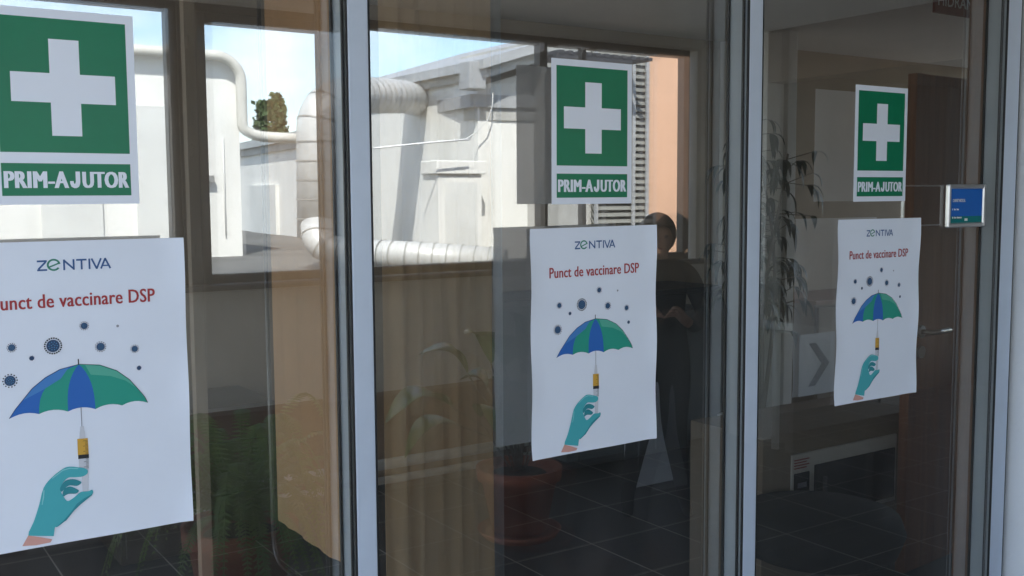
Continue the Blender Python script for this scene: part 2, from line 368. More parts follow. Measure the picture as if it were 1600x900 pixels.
# ================================================================== WRITING
def text_verts(s, w, h=None, bold=0, space=1.0):
    cu = bpy.data.curves.new('t', 'FONT'); cu.body = s; cu.offset = bold; cu.resolution_u = 3; cu.space_character = space
    o = bpy.data.objects.new('t', cu); COL.objects.link(o)
    bpy.context.view_layer.update()
    dg = bpy.context.evaluated_depsgraph_get(); me = bpy.data.meshes.new_from_object(o.evaluated_get(dg))
    vs = [v.co.copy() for v in me.vertices]; fs = [list(p.vertices) for p in me.polygons]
    bpy.data.objects.remove(o); bpy.data.curves.remove(cu); bpy.data.meshes.remove(me)
    x0 = min(v.x for v in vs); x1 = max(v.x for v in vs); y0 = min(v.y for v in vs); y1 = max(v.y for v in vs)
    sx = w/(x1-x0); syy = (h/(y1-y0)) if h else sx
    return [((v.x-x0)*sx, (v.y-y0)*syy) for v in vs], fs
def add_text(mb, s, x, z, w, h=None, mi=0, y=-.0006, bold=0, space=1.0, flip=False, heavy=0):
    if heavy:                                 # heavier strokes: the same letters again a little to the side
        for k in range(4): add_text(mb, s, x+heavy*k/3, z, w-heavy, h, mi, y-.00003*k, bold, space, flip)
        return
    vs, fs = text_verts(s, w, h, bold, space)
    bv = [mb.V(((x+w-a) if flip else (x+a), y, z+b)) for a, b in vs]
    for f in fs:
        try: mb.bm.faces.new([bv[i] for i in f]).material_index = mi
        except ValueError: pass
def poly(mb, pts, mi=0, y=-.0006):           # flat printed polygon in mm
    mb.face([(x/1000, y, z/1000) for x, z in pts], mi)
def disc(mb, c, r, mi=0, y=-.0006, n=18, sx=1):
    poly(mb, [(c[0]+r*sx*math.cos(2*math.pi*k/n), c[1]+r*math.sin(2*math.pi*k/n)) for k in range(n)], mi, y)
def smooth(pts, n=3):                         # Catmull-Rom closed outline
    out = []; N = len(pts)
    for i in range(N):
        p0, p1, p2, p3 = (pts[(i+k-1) % N] for k in range(4))
        for j in range(n):
            t = j/n
            out.append(tuple(.5*((2*p1[k])+(-p0[k]+p2[k])*t+(2*p0[k]-5*p1[k]+4*p2[k]-p3[k])*t*t+(-p0[k]+3*p1[k]-3*p2[k]+p3[k])*t**3) for k in (0, 1)))
    return out

# ------------------------------------------------------------------ vaccination poster (A3)
def paper(mb, hw, hh, curl=.004):
    nx, nz_ = 16, 22; g = {}
    def yy(u, v):
        e = max(0, (abs(u)-.84)/.16)**2; e2 = max(0, (abs(v)-.93)/.07)**2
        return -curl*e*(.5+.5*math.sin(v*7+u*2.1)) - .0015*e2*(.5+.5*math.sin(u*5))
    for side, o in ((0, 0), (1, .0003)):
        for i in range(nx+1):
            for j in range(nz_+1):
                u = 2*i/nx-1; v = 2*j/nz_-1; g[side, i, j] = mb.V((u*hw, yy(u, v)+o, v*hh))
    for i in range(nx):
        for j in range(nz_):
            for side in (0, 1):
                f = mb.bm.faces.new([g[side, i, j], g[side, i+1, j], g[side, i+1, j+1], g[side, i, j+1]][::(1 if side == 0 else -1)]); f.smooth = True
def make_poster(loc, label):
    t = thing('poster', label, 'poster', loc, 'vaccination posters on the glass front')
    def sub(name, mats, parent=t): return name, mats, parent
    def put(mb, name, mats, parent=None):
        for v in mb.bm.verts: v.co += Vector(loc)
        return mb.build(name, mats, parent or t, recalc=False)
    p = MB(); paper(p, .1485, .21); put(p, 'paper', M['paper'])
    # letters of the logo
    q = MB(); zb, zt = .1700, .1845; h = zt-zb; y = -.0006
    def bar(a, b, w, mi=0):
        a = Vector((a[0], 0, a[1])); b = Vector((b[0], 0, b[1])); d = (b-a).normalized(); n = Vector((-d.z, 0, d.x))*w/2
        q.face([tuple(v+Vector((0, y, 0))) for v in (a+n, a-n, b-n, b+n)], mi)
    w = .0024
    x = -.0485; bar((x, zt-w/2), (x+.0125, zt-w/2), w); bar((x, zb+w/2), (x+.0125, zb+w/2), w); bar((x+.011, zt-w), (x+.0015, zb+w), w)
    cx, cz, ro = -.0275, (zb+zt)/2+.0005, .0083    # the round slanted e
    pts = []
    for k in range(20):
        a = R(8+k*(325-8)/19); b = R(8+(k+1)*(325-8)/19)
        q.face([(cx+ro*1.05*math.cos(a), y, cz+ro*math.sin(a)), (cx+(ro-w)*1.05*math.cos(a), y, cz+(ro-w)*math.sin(a)), (cx+(ro-w)*1.05*math.cos(b), y, cz+(ro-w)*math.sin(b)), (cx+ro*1.05*math.cos(b), y, cz+ro*math.sin(b))], 1) if k < 19 else None
    bar((cx-ro*.88, cz-ro*.42), (cx+ro*.93, cz+ro*.30), w*.8, 1)
    x = -.0155; bar((x+w/2, zb), (x+w/2, zt), w); bar((x+.0135, zb), (x+.0135, zt), w); bar((x+.001, zt-.001), (x+.0137, zb+.001), w)
    x = .0015; bar((x, zt-w/2), (x+.0135, zt-w/2), w); bar((x+.0068, zb), (x+.0068, zt-w), w)
    x = .0185; bar((x, zb), (x, zt), w)
    x = .0215; bar((x, zt), (x+.0065, zb), w); bar((x+.0062, zb), (x+.0125, zt), w)
    x = .0335; bar((x, zb), (x+.0062, zt), w); bar((x+.0058, zt), (x+.0125, zb), w); bar((x+.003, zb+.0042), (x+.0095, zb+.0042), w*.8)
    put(q, 'logo', [M['ink_blue'], M['ink_green']])
    q = MB(); add_text(q, 'Punct de vaccinare DSP', -.1065, .1195, .212, .0192, bold=.004, space=1.04, heavy=.0008); put(q, 'heading', M['ink_red'])
    for cx_, cz_, rr, big in ((-33, 67, 8.6, 2), (-88.5, 24.5, 7.0, 1), (-84.5, 69, 4.6, 1), (-60.5, 52.5, 3.0, 0), (8.2, 91.5, 4.6, 1), (28.6, 60.5, 5.6, 1), (74.6, 53.5, 4.4, 1), (79.6, 25.5, 3.0, 0), (52.6, 88, 1.9, -1)):
        q = MB(); disc(q, (cx_, cz_), rr, 0 if big >= 0 else 2)
        if big >= 0:
            n = 22 if big == 2 else (14 if big else 10)
            for k in range(n):
                a = 2*math.pi*k/n; r1, r2 = rr*(1.12 if big else .9), rr*(1.36 if big else 1.2); wd = .10
                poly(q, [(cx_+r1*math.cos(a-wd), cz_+r1*math.sin(a-wd)), (cx_+r1*math.cos(a+wd), cz_+r1*math.sin(a+wd)), (cx_+r2*math.cos(a+wd), cz_+r2*math.sin(a+wd)), (cx_+r2*math.cos(a-wd), cz_+r2*math.sin(a-wd))], 1)
            for r_, nn in ((.62, 10), (.28, 5)) if big else ():
                for k in range(nn):
                    a = 2*math.pi*k/nn+r_; disc(q, (cx_+rr*r_*math.cos(a), cz_+rr*r_*math.sin(a)), rr*.10, 3, -.0009, 6)
        put(q, 'virus_drawing', [M['virus'], M['ink_black'], M['ink_grey'], M['virus2']])
    # umbrella
    arc = [(-91.6, -26.9), (-84, -15.5), (-77.0, -7.2), (-61.6, 11.1), (-44.6, 24.1), (-25.6, 33.6), (-.6, 38.3), (26.4, 34.6), (48.4, 24.6), (65.4, 10.1), (79.4, -8.4), (86, -18), (89.4, -25.9)]
    tip = (-1.2, 38.3)
    q = MB()
    base = [(-91.6, -26.9), (-54.6, -24.9), (-17.6, -25.9), (18.4, -26.9), (54.4, -25.9), (89.4, -25.9)]
    def scal(a, b, up=4.2): return [(a[0]+(b[0]-a[0])*k/6, a[1]+(b[1]-a[1])*k/6+up*4*(k/6)*(1-k/6)) for k in range(7)]
    def rib(b, bow): return [(b[0]+(tip[0]-b[0])*k/8+bow*math.sin(math.pi*k/8), b[1]+(tip[1]-b[1])*(1-(1-k/8)**1.25)) for k in range(9)]
    rb = [None, rib(base[1], -16), rib(base[2], -5.5), rib(base[3], 5.5), rib(base[4], 15)]
    A1 = arc[:7]; A2 = arc[6:]
    segs = [(scal(base[0], base[1]) + rb[1][1:-1] + [tip] + A1[-2:0:-1], 0),
            (scal(base[1], base[2]) + rb[2][1:] + rb[1][-2:0:-1], 1),
            (scal(base[2], base[3]) + rb[3][1:] + rb[2][-2:0:-1], 0),
            (scal(base[3], base[4]) + rb[4][1:] + rb[3][-2:0:-1], 1),
            (scal(base[4], base[5]) + A2[-2:0:-1] + [tip] + rb[4][-2:0:-1], 1)]
    for pts, mi in segs: poly(q, pts, mi)
    # the lighter band along the top
    top = [(-74, -3.5)] + [(x_, z_-.5) for x_, z_ in arc[3:10]] + [(73, 0)]
    inner = [(66, 6.5), (48, 16), (27, 22.5), (0, 24.5), (-26, 19.5), (-48, 10)]
    top_l = [(-74, -4)] + [(x_, z_-.6) for x_, z_ in arc[3:6]] + [(-14, 36), (-25, 21), (-48, 8)]
    top_r = [(7, 37)] + [(x_, z_-.6) for x_, z_ in arc[7:10]] + [(74, -2), (60, 9.5), (40, 18), (14, 22.5)]
    poly(q, top_l, 2, -.0009); poly(q, top_r, 3, -.0009)
    for seq in (arc,):
        for a, b in zip(seq[:-1], seq[1:]):
            d = Vector((b[0]-a[0], b[1]-a[1])).normalized(); n = Vector((-d.y, d.x))*.7
            poly(q, [(a[0], a[1]), (b[0], b[1]), (b[0]+n.x, b[1]+n.y), (a[0]+n.x, a[1]+n.y)], 4, -.0010)
    poly(q, [(-2.2, 37.5), (-.6, 37.5), (-.6, 46), (-2.2, 46)], 4)
    put(q, 'umbrella_drawing', [M['u_blue'], M['u_green'], M['u_blue2'], M['u_green2'], M['ink_black']])
    q = MB()
    poly(q, [(-1.2, -49), (0, -49), (0, -22), (-1.2, -22)], 3)
    poly(q, [(-3.4, -56), (2.4, -56), (1.8, -49), (-2.8, -49)], 0); poly(q, [(-4.6, -66), (3.4, -66), (2.6, -56), (-3.8, -56)], 0)
    poly(q, [(-7.4, -89), (6.8, -89.5), (6.4, -66.5), (-7.4, -66)], 1)
    poly(q, [(-7.2, -94.6), (7.0, -95), (7.0, -89.2), (-7.2, -88.8)], 2)
    poly(q, [(-6.4, -110), (6.2, -110), (6.6, -95), (-6.6, -95)], 0)
    poly(q, [(-3.4, -146), (4.2, -146), (5.2, -110), (-3.6, -110)], 0)
    for k in range(22):
        z_ = -70-k*1.85
        if -94 > z_ > -90: continue
        ln = 6 if k % 4 == 0 else 3.4
        poly(q, [(6-ln, z_), (6, z_), (6, z_+.55), (6-ln, z_+.55)], 2, -.0009)
    put(q, 'syringe_drawing', [M['barrel'], M['serum'], M['ink_black'], M['ink_grey']])
    # gloved hand
    q = MB()
    body = [(-75.6, -190.9), (-67.6, -171.9), (-60, -150), (-53.6, -127.9), (-42.6, -114.9), (-27.6, -104.9), (-18.6, -103.4), (-8, -106), (0.4, -108.5), (4.4, -112.2), (3.4, -117), (-3, -119.9), (-12.6, -119.4), (-21.6, -118.6),
            (-29.6, -125.9), (-32.0, -134.9), (-30, -141), (-26.6, -147.9), (-22.6, -151.5), (-14, -147), (-6, -141.5), (4.4, -141.9), (8.8, -140.6), (10.4, -143.9), (8, -148.2), (-6.6, -158.2), (-15.6, -165.4), (-26.6, -177.6), (-38, -185.4), (-41.6, -185.9), (-45.6, -202.0), (-60, -197)]
    poly(q, smooth(body, 3)[:-6], 0, -.0012)
    poly(q, smooth([(-25.6, -122.4), (-15.6, -121.4), (-6.2, -125.9), (-5.0, -129.0), (-10.6, -131.9), (-18.6, -129.9), (-24, -131), (-31.0, -137), (-32.4, -131)], 3), 1, -.0014)
    poly(q, smooth([(-27.6, -133.9), (-19.6, -131.3), (-11.6, -135.9), (-8.4, -139.4), (-12.6, -142.6), (-22.6, -141.4), (-29.6, -143.9)], 3), 1, -.0015)
    poly(q, [(-40.6, -186), (-26.6, -178.4), (-15.6, -166.2), (-6.6, -158.8), (8.6, -148.4), (9.2, -146.6), (-2, -151), (-12, -157.4), (-20, -167.5), (-30, -178)], 1, -.0014)
    poly(q, [(-57, -151), (-54.5, -138), (-54, -131), (-52.5, -131), (-53.5, -141), (-56, -151)], 2, -.0014)
    poly(q, [(-42, -115.5), (-28, -106.2), (-19, -104.8), (-8, -107.2), (-8, -108.2), (-19, -106.2), (-28, -107.8), (-42, -117)], 2, -.0014)
    poly(q, [(-83.6, -203.9), (-75.6, -190.5), (-60, -196), (-45.6, -201.6), (-48, -205.5), (-66, -206)], 3, -.0013)
    put(q, 'gloved_hand_drawing', [M['glove'], M['glove2'], M['glove3'], M['skin_print']])
    return t
PY = -.0045
pz = CAMZ-.2690
pos = make_poster((1.2042, PY, pz), 'vaccination poster with an umbrella drawing, middle one, under the middle first aid sticker')
pos.rotation_euler = (0, R(-.32), 0)
dup(pos, (.2936, PY, pz+.001), 'largest vaccination poster, cut off by the left edge of the picture', (0, R(-.03), 0))
dup(pos, (2.0357, PY, pz+.0005), 'smallest vaccination poster, on the right pane left of the wooden door', (0, R(.13), 0))

# ------------------------------------------------------------------ first aid sticker
def make_sticker(loc, label):
    t = thing('first_aid_sticker', label, 'sticker', loc, 'green first aid stickers on the glass front')
    w, h = .187, .2605
    def put(mb, name, mats, parent=None):
        for v in mb.bm.verts: v.co += Vector(loc)
        return mb.build(name, mats, parent or t, recalc=False)
    def rect(mb, u0, v0, u1, v1, y, mi=0): mb.face([(u0*w-w/2, y, h/2-v1*h), (u1*w-w/2, y, h/2-v1*h), (u1*w-w/2, y, h/2-v0*h), (u0*w-w/2, y, h/2-v0*h)], mi)
    q = MB(); q.box((-w/2, -.0002, -h/2), (w/2, .0002, h/2)); put(q, 'backing', M['vinyl_white'])
    q = MB(); rect(q, .058, .046, .942, .732, -.0005); gp = put(q, 'green_square', M['vinyl_green'])
    q = MB(); c = [(.405, .15), (.61, .15), (.61, .325), (.855, .325), (.855, .475), (.61, .475), (.61, .645), (.405, .645), (.405, .475), (.145, .475), (.145, .325), (.405, .325)]
    q.face([(u*w-w/2, -.0008, h/2-v*h) for u, v in c][::-1]); put(q, 'cross', M['vinyl_white'], gp)
    q = MB(); rect(q, .058, .788, .942, .955, -.0005); cpn = put(q, 'caption_panel', M['vinyl_green'])
    q = MB(); xa, za, tw, th = -w/2+.072*w, h/2-.915*h, .856*w, .086*h
    add_text(q, 'PRIM-A', xa, za, tw*.505, th, y=-.0008, space=1.1, heavy=.0030)
    add_text(q, 'UTOR', xa+tw*.613, za, tw*.387, th, y=-.0008, space=1.1, heavy=.0030)
    jw = tw*.082; q.face([(xa+tw*.514+jw*u, -.0008, za+th*v) for u, v in ((.56, 1), (.56, .40), (.5, .27), (.42, .25), (.36, .33), (.35, .42), (0, .42), (0, .26), (.12, .08), (.38, -.01), (.62, -.01), (.85, .07), (.97, .24), (1, .4), (1, 1))]); put(q, 'lettering', M['vinyl_white'], cpn)
    return t
sz = CAMZ+.1130
st = make_sticker((1.1990, -.0012, sz+.0008), 'first aid sticker on the middle pane, white cross on green reading PRIM-AJUTOR')
dup(st, (.2900, -.0012, sz+.009), 'largest first aid sticker, cropped by the left and top edges', (0, 0, 0))
dup(st, (2.0362, -.0012, sz-.0015), 'smallest first aid sticker, on the right pane beside the wooden door', (0, R(-.05), 0))

# ------------------------------------------------------------------ framed door plate
p0 = at(1483, 290, -.02); p1 = at(1547, 355, -.02)
zt_, zb_ = at(1515, 288, -.02).z, at(1515, 355, -.02).z
xl, xr = at(1488, 320, -.022).x, at(1546, 320, -.022).x
dp = thing('door_plate', 'small silver framed blue name plate fixed near the right post', 'door plate', ((xl+xr)/2, -.01, zb_))
q = MB(); fw_ = .011
q.box((xl, -.013, zb_), (xl+fw_, -.002, zt_), 0, .003); q.box((xr-fw_, -.013, zb_), (xr, -.002, zt_), 0, .003)
q.box((xl+.002, -.0125, zt_-fw_), (xr-.002, -.0025, zt_), 0, .003); q.box((xl+.002, -.0125, zb_), (xr-.002, -.0025, zb_+fw_), 0, .003)
q.build('frame', M['silver'], dp)
MB().box((xl+.004, -.0039, zb_+.004), (xr-.004, -.0015, zt_-.004)).build('backing', M['dark_brown'], dp)
bl = MB().box((xl+.008, -.0085, zb_+.008), (xr-.008, -.0041, zt_-.008)).build('blue_sheet', M['plate_blue'], dp)
MB().box((xl+.0085, -.0089, zb_+.0105), (xr-.0085, -.0086, zb_+.027)).build('teal_band', M['plate_teal'], dp)
q = MB(); ww_ = xr-xl
add_text(q, 'CABINET MEDICAL', xl+.021, zt_-.043, .052, .0075, y=-.0092, bold=.02)
for zz, segs_ in ((zt_-.063, ((.021, .0045), (.0275, .009), (.038, .010))), (zt_-.083, ((.021, .006), (.029, .010), (.041, .020)))):
    for a_, l_ in segs_:
        for k in range(int(l_/.0024)): q.box((xl+a_+k*.0024, -.0092, zz), (xl+a_+k*.0024+.0017, -.0090, zz+(.0045 if k == 0 else .0034)))
for k in range(4): q.box((xl+ww_*.5-.006+k*.0032, -.0095, zb_+.0155), (xl+ww_*.5-.006+k*.0032+.0024, -.0093, zb_+.0215))
q.build('lettering', M['ink_white'], dp)

# ================================================================== ROOM BEHIND THE GLASS
def wavy(mb, p, q_, z0, z1, amp, waves, th=.004, n=70, hem=None):
    p = Vector((p[0], p[1], 0)); q_ = Vector((q_[0], q_[1], 0)); d = (q_-p); ln = d.length; d.normalize(); nn = Vector((-d.y, d.x, 0)); rows = 10; g = []
    ph = [random.uniform(-.5, .5) for _ in range(n+1)]
    for j in range(rows+1):
        row = []
        for i in range(n+1):
            t = i/n; z = z0+(z1-z0)*j/rows
            k = .45+.55*(1-j/rows)
            o = amp*k*(math.sin(2*math.pi*waves*t+.5*math.sin(5*t))+.35*math.sin(2*math.pi*waves*2.3*t+1+.6*j/rows))
            zz = z + (hem(t) if hem and j == 0 else 0)
            row.append(mb.V(p+d*(ln*t)+nn*o+Vector((0, 0, zz))))
        g.append(row)
    for j in range(rows):
        for i in range(n):
            f = mb.bm.faces.new((g[j][i], g[j][i+1], g[j+1][i+1], g[j+1][i])); f.smooth = True
sA, sB = Vector((1.255, 1.80, 0)), Vector((1.26, 1.12, 0))
scn = thing('folding_screen', 'orange fabric privacy screen on a chrome tube frame behind the left pane', 'privacy screen', (1.21, 1.45, 0))
q = MB(); wavy(q, sA, sB, .50, 2.42, .0035, 4.5, hem=lambda t: .003*math.sin(9*t)); q.build('fabric', M['fabric'], scn, recalc=False)
q = MB(); r_ = .007
def rail(a, b, z0, z1, rr=.08):
    a = Vector((a[0], a[1], 0)); b = Vector((b[0], b[1], 0)); d = (b-a).normalized(); pts = [a+Vector((0, 0, z1))]
    for k in range(7):
        an = math.pi/2*k/6; pts.append(a+d*(rr-rr*math.cos(an))+Vector((0, 0, z0+rr-rr*math.sin(an))))
    for k in range(7):
        an = math.pi/2*k/6; pts.append(b-d*(rr-rr*math.sin(an))+Vector((0, 0, z0+rr-rr*math.cos(an))))
    pts.append(b+Vector((0, 0, z1))); return pts
q.tube(rail(sA+Vector((-.012, .015, 0)), sB+Vector((-.012, -.02, 0)), .36, 2.45), r_); q.build('tube_frame', M['chrome'], scn)
for yy in (1.72, 1.22):
    q = MB(); q.tube([(1.27, yy, .36), (1.27, yy, .06)], .012); q.tube([(1.14, yy, .075), (1.39, yy, .075)], .012)
    for xx in (1.14, 1.39): q.lathe((xx, yy, 0), [(.02, 0), (.03, .01), (.03, .05), (.02, .06)], 12)
    q.build('foot', M['chrome'], scn)
q = MB(); q.tube([(1.262, 1.20, .35), (1.262, 1.20, .60)], .017); q.build('clamp', M['black_metal'], scn)
cu = thing('curtain', 'long beige pleated curtain hanging behind the middle pane', 'curtain', (1.55, 1.25, 0))
q = MB(); wavy(q, (1.31, 1.08), (1.885, 1.40), .04, 2.50, .022, 6.5); q.build('fabric', M['fabric2'], cu, recalc=False)
MB().tube([(1.22, 1.05, 2.52), (1.92, 1.43, 2.52)], .012).build('curtain_rail', M['steel'], cu)
tag(MB().tube([(1.905, 1.42, 0), (1.905, 1.42, CZ)], .02).build('curtain_post', M['alu_in']), 'thin dark upright pole at the right edge of the beige curtain', 'pole')

# wooden door standing ajar
hx = Vector((4.52, 1.20, 0)); fx = Vector((3.71, 1.13, 0)); dd = (fx-hx).normalized(); dn = Vector((-dd.y, dd.x, 0))
door = thing('wooden_door', 'brown veneered door with a steel lever handle behind the right pane', 'door', hx)
q = MB(); q.wallseg(hx, fx, .01, 2.08, .04); lf = q.build('door_leaf', M['wood'], door)
q = MB(); q.wallseg(hx+dn*.0405, hx+dd*.05+dn*.0405, .01, 2.08, .004); q.build('edge_strip', M['wood_l'], door)
hb = fx-dd*.075+dn*.0405; hz = at(1446, 525, 1.0).z
q = MB()
def plate(c, rr): 
    c = Vector(c); q.tube([c, c+dn*.012], rr, 20)
plate(hb+Vector((0, 0, hz)), .026); plate(hb+Vector((0, 0, hz-.085)), .026)
hp = hb+Vector((0, 0, hz)); q.tube([hp, hp+dn*.045, hp+dn*.055-dd*.015, hp+dn*.055-dd*.14], .010, 10)
q.build('handle', M['steel'], door)
jb = thing('door_jamb', 'pale brown upright jamb in front of the wooden door', 'door frame', (2.92, .31, 0))
MB().box((2.915, .26, 0), (2.99, .355, CZ)).build('post', M['wood_l'], jb)

# cabinets, oven and notices at the back of the room
cab = thing('low_cabinet', 'low beige cabinet with two doors along the back of the room', 'cabinet', (6.2, 3.3, 0))
q = MB().box((5.52, 3.1, .05), (6.88, 3.58, .86), 0, .004).build('carcass', M['cabinet'], cab)
for xx in (5.54, 6.22): MB().box((xx, 3.078, .08), (xx+.63, 3.098, .84), 0, .003).build('cabinet_door', M['cabinet'], cab)
MB().box((5.48, 3.05, .862), (6.92, 3.587, .89), 0, .003).build('worktop', M['wood_l'], cab)
lo, hi = at(1237, 712, 1.2), at(1237, 805, 1.2)
rt_ = at(1440, 700, 1.2)
ov = thing('oven', 'white countertop oven with a dark window and a black control strip', 'oven', (lo.x, 1.2, hi.z))
ox0, ox1, oz0, oz1 = lo.x, lo.x+.66, hi.z-.05, lo.z
MB().box((ox0, 1.199, oz0), (ox1, 1.58, oz1), 0, .004).build('body', M['white_app'], ov)
pn = MB().box((ox0+.012, 1.193, oz0+.02), (ox0+.10, 1.198, oz1-.075), 0, .002).build('control_panel', M['black_gloss'], ov)
q = MB(); q.box((ox0+.030, 1.1915, oz1-.135), (ox0+.082, 1.1935, oz1-.115)); q.build('display', M['ink_grey'], pn)
q = MB()
for k in range(12):
    a = math.pi*(1.05+.9*k/12); b = math.pi*(1.05+.9*(k+1)/12); c0 = (ox0+.056, oz1-.235)
    q.face([(c0[0]+.022*math.cos(a), 1.1925, c0[1]+.016*math.sin(a)), (c0[0]+.022*math.cos(b), 1.1925, c0[1]+.016*math.sin(b)), (c0[0]+.017*math.cos(b), 1.1925, c0[1]+.011*math.sin(b)), (c0[0]+.017*math.cos(a), 1.1925, c0[1]+.011*math.sin(a))])
q.build('dial_mark', M['ink_white'], pn)
MB().box((ox0+.13, 1.191, oz0+.02), (ox1-.02, 1.198, oz1-.055), 0, .003).build('window', M['black_gloss'], ov)
MB().tube([(ox0+.16, 1.165, oz0+.05), (ox0+.16, 1.165, oz1-.10)], .008).build('handle', M['black_metal'], ov)
q = MB()
for k in range(4): q.box((ox0+.014, 1.1965, oz1-.025-k*.011), (ox0+.10-.015*(k % 2), 1.1985, oz1-.021-k*.011))
q.build('printed_lines', M['ink_red'], ov)
tb = thing('oven_cabinet', 'low brown beige cabinet housing the white oven', 'cabinet', (ox0+.3, 1.4, 0))
q = MB(); bx0 = ox0-.16
q.box((bx0, 1.203, 0), (ox0-.002, 1.60, oz1+.09)); q.box((ox1+.002, 1.203, 0), (ox1+.12, 1.60, oz1+.09)); q.box((ox0-.0019, 1.203, oz1+.002), (ox1+.0019, 1.60, oz1+.0899)); q.box((ox0-.0019, 1.203, 0), (ox1+.0019, 1.60, oz0-.003))
q.build('carcass', M['cabinet'], tb)
pil_x = at(1229, 300, 3.0).x  # pale pillar added inside the room to brighten the strip behind the plant
tag(MB().box((pil_x, 3.0, 0), (at(1243, 300, 3.0).x, 3.598, CZ-.002), 0, .006).build('pillar', M['endwall']), 'pale square pillar added to brighten the strip behind the tall thin plant', 'pillar')
gc = thing('darkening_cupboard', 'wide dark grey cupboard added to darken the back of the room behind the middle poster', 'cupboard', (3.9, 3.3, 0))  # dark front added to dim the room so the mirrored things show
gx0, gx1, gz = at(770, 600, 3.1).x, at(1128, 600, 3.1).x, at(1050, 452, 3.1).z
MB().box((gx0, 3.1, .05), (gx1, 3.58, gz), 0, .005).build('carcass', M['dark_lam'], gc)
for k in range(3):
    w_ = (gx1-gx0)/3; MB().box((gx0+w_*k+.01, 3.08, .08), (gx0+w_*(k+1)-.01, 3.098, gz-.03), 0, .003).build('cupboard_door', M['dark_lam'], gc)
bc = thing('darkening_chest', 'low dark brown chest added to darken the view behind the mirrored fern', 'chest', (1.7, 3.3, 0))  # dark chest added behind the glass so the mirrored fern stands out
cx0, cx1, cz1 = at(180, 640, 3.0).x, at(432, 640, 3.0).x, at(350, 636, 3.0).z
MB().box((cx0, 3.0, .03), (cx1, 3.5, cz1), 0, .005).build('carcass', M['dark_brown'], bc)
for k in range(2): MB().box((cx0+.02, 2.98, .06+k*.24), (cx1-.02, 2.998, .27+k*.24), 0, .003).build('drawer', M['dark_brown'], bc)
# dark chair shape added for a dark mirrored silhouette before the oven
ch = thing('silhouette_chair', 'dark rounded chair seat added for a dark mirrored silhouette low in front of the white oven', 'chair', (2.98, .93, 0))
q = MB(); q.lathe((2.98, .93, .36), [(.12, -.08), (.27, -.05), (.30, .03), (.28, .085), (.17, .115), (.01, .125)], 36); q.build('seat', M['cloth_dark'], ch)
q = MB(); q.tube([(2.98, .93, .08), (2.98, .93, .29)], .025); q.build('column', M['black_metal'], ch)
for k in range(5):
    a = 2*math.pi*k/5+.3; q = MB(); q.tube([(2.98, .93, .09), (2.98+.26*math.cos(a), .93+.26*math.sin(a), .045)], .016); q.build('leg', M['black_metal'], ch)
# arrow notice on the back wall
a0, a1 = at(1250, 524, 3.07), at(1303, 612, 3.07)
nt_ = thing('arrow_notice', 'white sheet with a thick black chevron on the low beige cabinet', 'notice', (a0.x, 3.07, a1.z))
MB().box((a0.x, 3.072, a1.z), (a1.x, 3.0765, a0.z)).build('sheet', M['cap'], nt_)
q = MB(); w_ = a1.x-a0.x; h_ = a0.z-a1.z
q.face([(a0.x+u*w_, 3.070, a1.z+v*h_) for u, v in ((.25, .85), (.45, .85), (.85, .5), (.45, .15), (.25, .15), (.62, .5))]); q.build('chevron', M['ink_black'], nt_, recalc=False)
# hydrant sign
h0, h1 = at(1462, -14, 1.5), at(1532, 30, 1.5)
xa_, xb_ = at(301, 450, 1.0).x, at(319, 450, 1.0).x
tag(MB().box((xa_, 1.0, 0), (xb_, 1.03, CZ)).build('room_post', M['cabinet']), 'narrow brown upright board behind the left pane, just right of the largest poster', 'post')
hs = thing('hydrant_sign', 'small dark red sign reading HIDRANT hanging under the ceiling', 'sign', (h0.x, 1.5, h1.z))
for xx in (h0.x+.03, h1.x-.03): MB().tube([(xx, 1.507, h0.z), (xx, 1.507, CZ)], .003, 6).build('hanger', M['steel'], hs)
MB().box((h0.x, 1.5, h1.z), (h1.x, 1.515, h0.z), 0, .002).build('plate', M['sign_red'], hs)
q = MB(); add_text(q, 'HIDRANT', h0.x+.02, h1.z+.035, (h1.x-h0.x)-.04, .052, y=1.498, bold=.01); q.build('lettering', M['ink_white'], hs, recalc=False)

# ================================================================== CORRIDOR BEHIND THE CAMERA (seen in the glass)
def win(x0, x1, z0, z1, label, fixed=False, hinge=None, handle=None):
    t = thing('window', label, 'window', ((x0+x1)/2, -D-.1, z0), 'bronze framed corridor windows')
    f = .035; yo, yi = -D-.085, -D-.02
    q = MB()
    o = .052
    q.box((x0-o, yo, z0-o), (x0, yi, z1+o), 0, .004); q.box((x1, yo, z0-o), (x1+o, yi, z1+o), 0, .004)
    q.box((x0, yo, z1), (x1, yi, z1+o), 0, .004); q.box((x0, yo, z0-o), (x1, yi, z0), 0, .004)
    fo = q.build('frame', M['bronze'], t)
    q = MB(); pane(q, x0-.004, x1+.004, -D-.05, -D-.056, z0-.004, z1+.004); q.build('pane', [M['glass_win'], M['glass_clear']], t, recalc=False)
    if hinge is not None:
        for zz in (z0+.12, (z0+z1)/2, z1-.1): MB().tube([(hinge, yi+.008, zz-.03), (hinge, yi+.008, zz+.03)], .009, 10).build('hinge', M['bronze'], t)
    if handle is not None:
        q = MB(); q.box((handle-.012, yi, (z0+z1)/2-.18), (handle+.012, yi+.012, (z0+z1)/2-.10), 0, .002); q.box((handle-.009, yi+.012, (z0+z1)/2-.15), (handle+.009, yi+.05, (z0+z1)/2-.13), 0, .002); q.box((handle-.009, yi+.04, (z0+z1)/2-.27), (handle+.009, yi+.055, (z0+z1)/2-.13), 0, .003)
        q.build('handle', M['steel'], t)
    return t
wtop2 = at(338, 30, D).z
win(.62, w1r, wb-.02, w1t, 'wide window mirrored at the left, behind the largest sticker')
win(w2l, w2r, wb, wtop2, 'window mirrored left of the first post, showing two poplars', hinge=w2l-.09)
win(w3l, w3r, wb, wt, 'window mirrored in the middle pane, showing the white roof parapet')
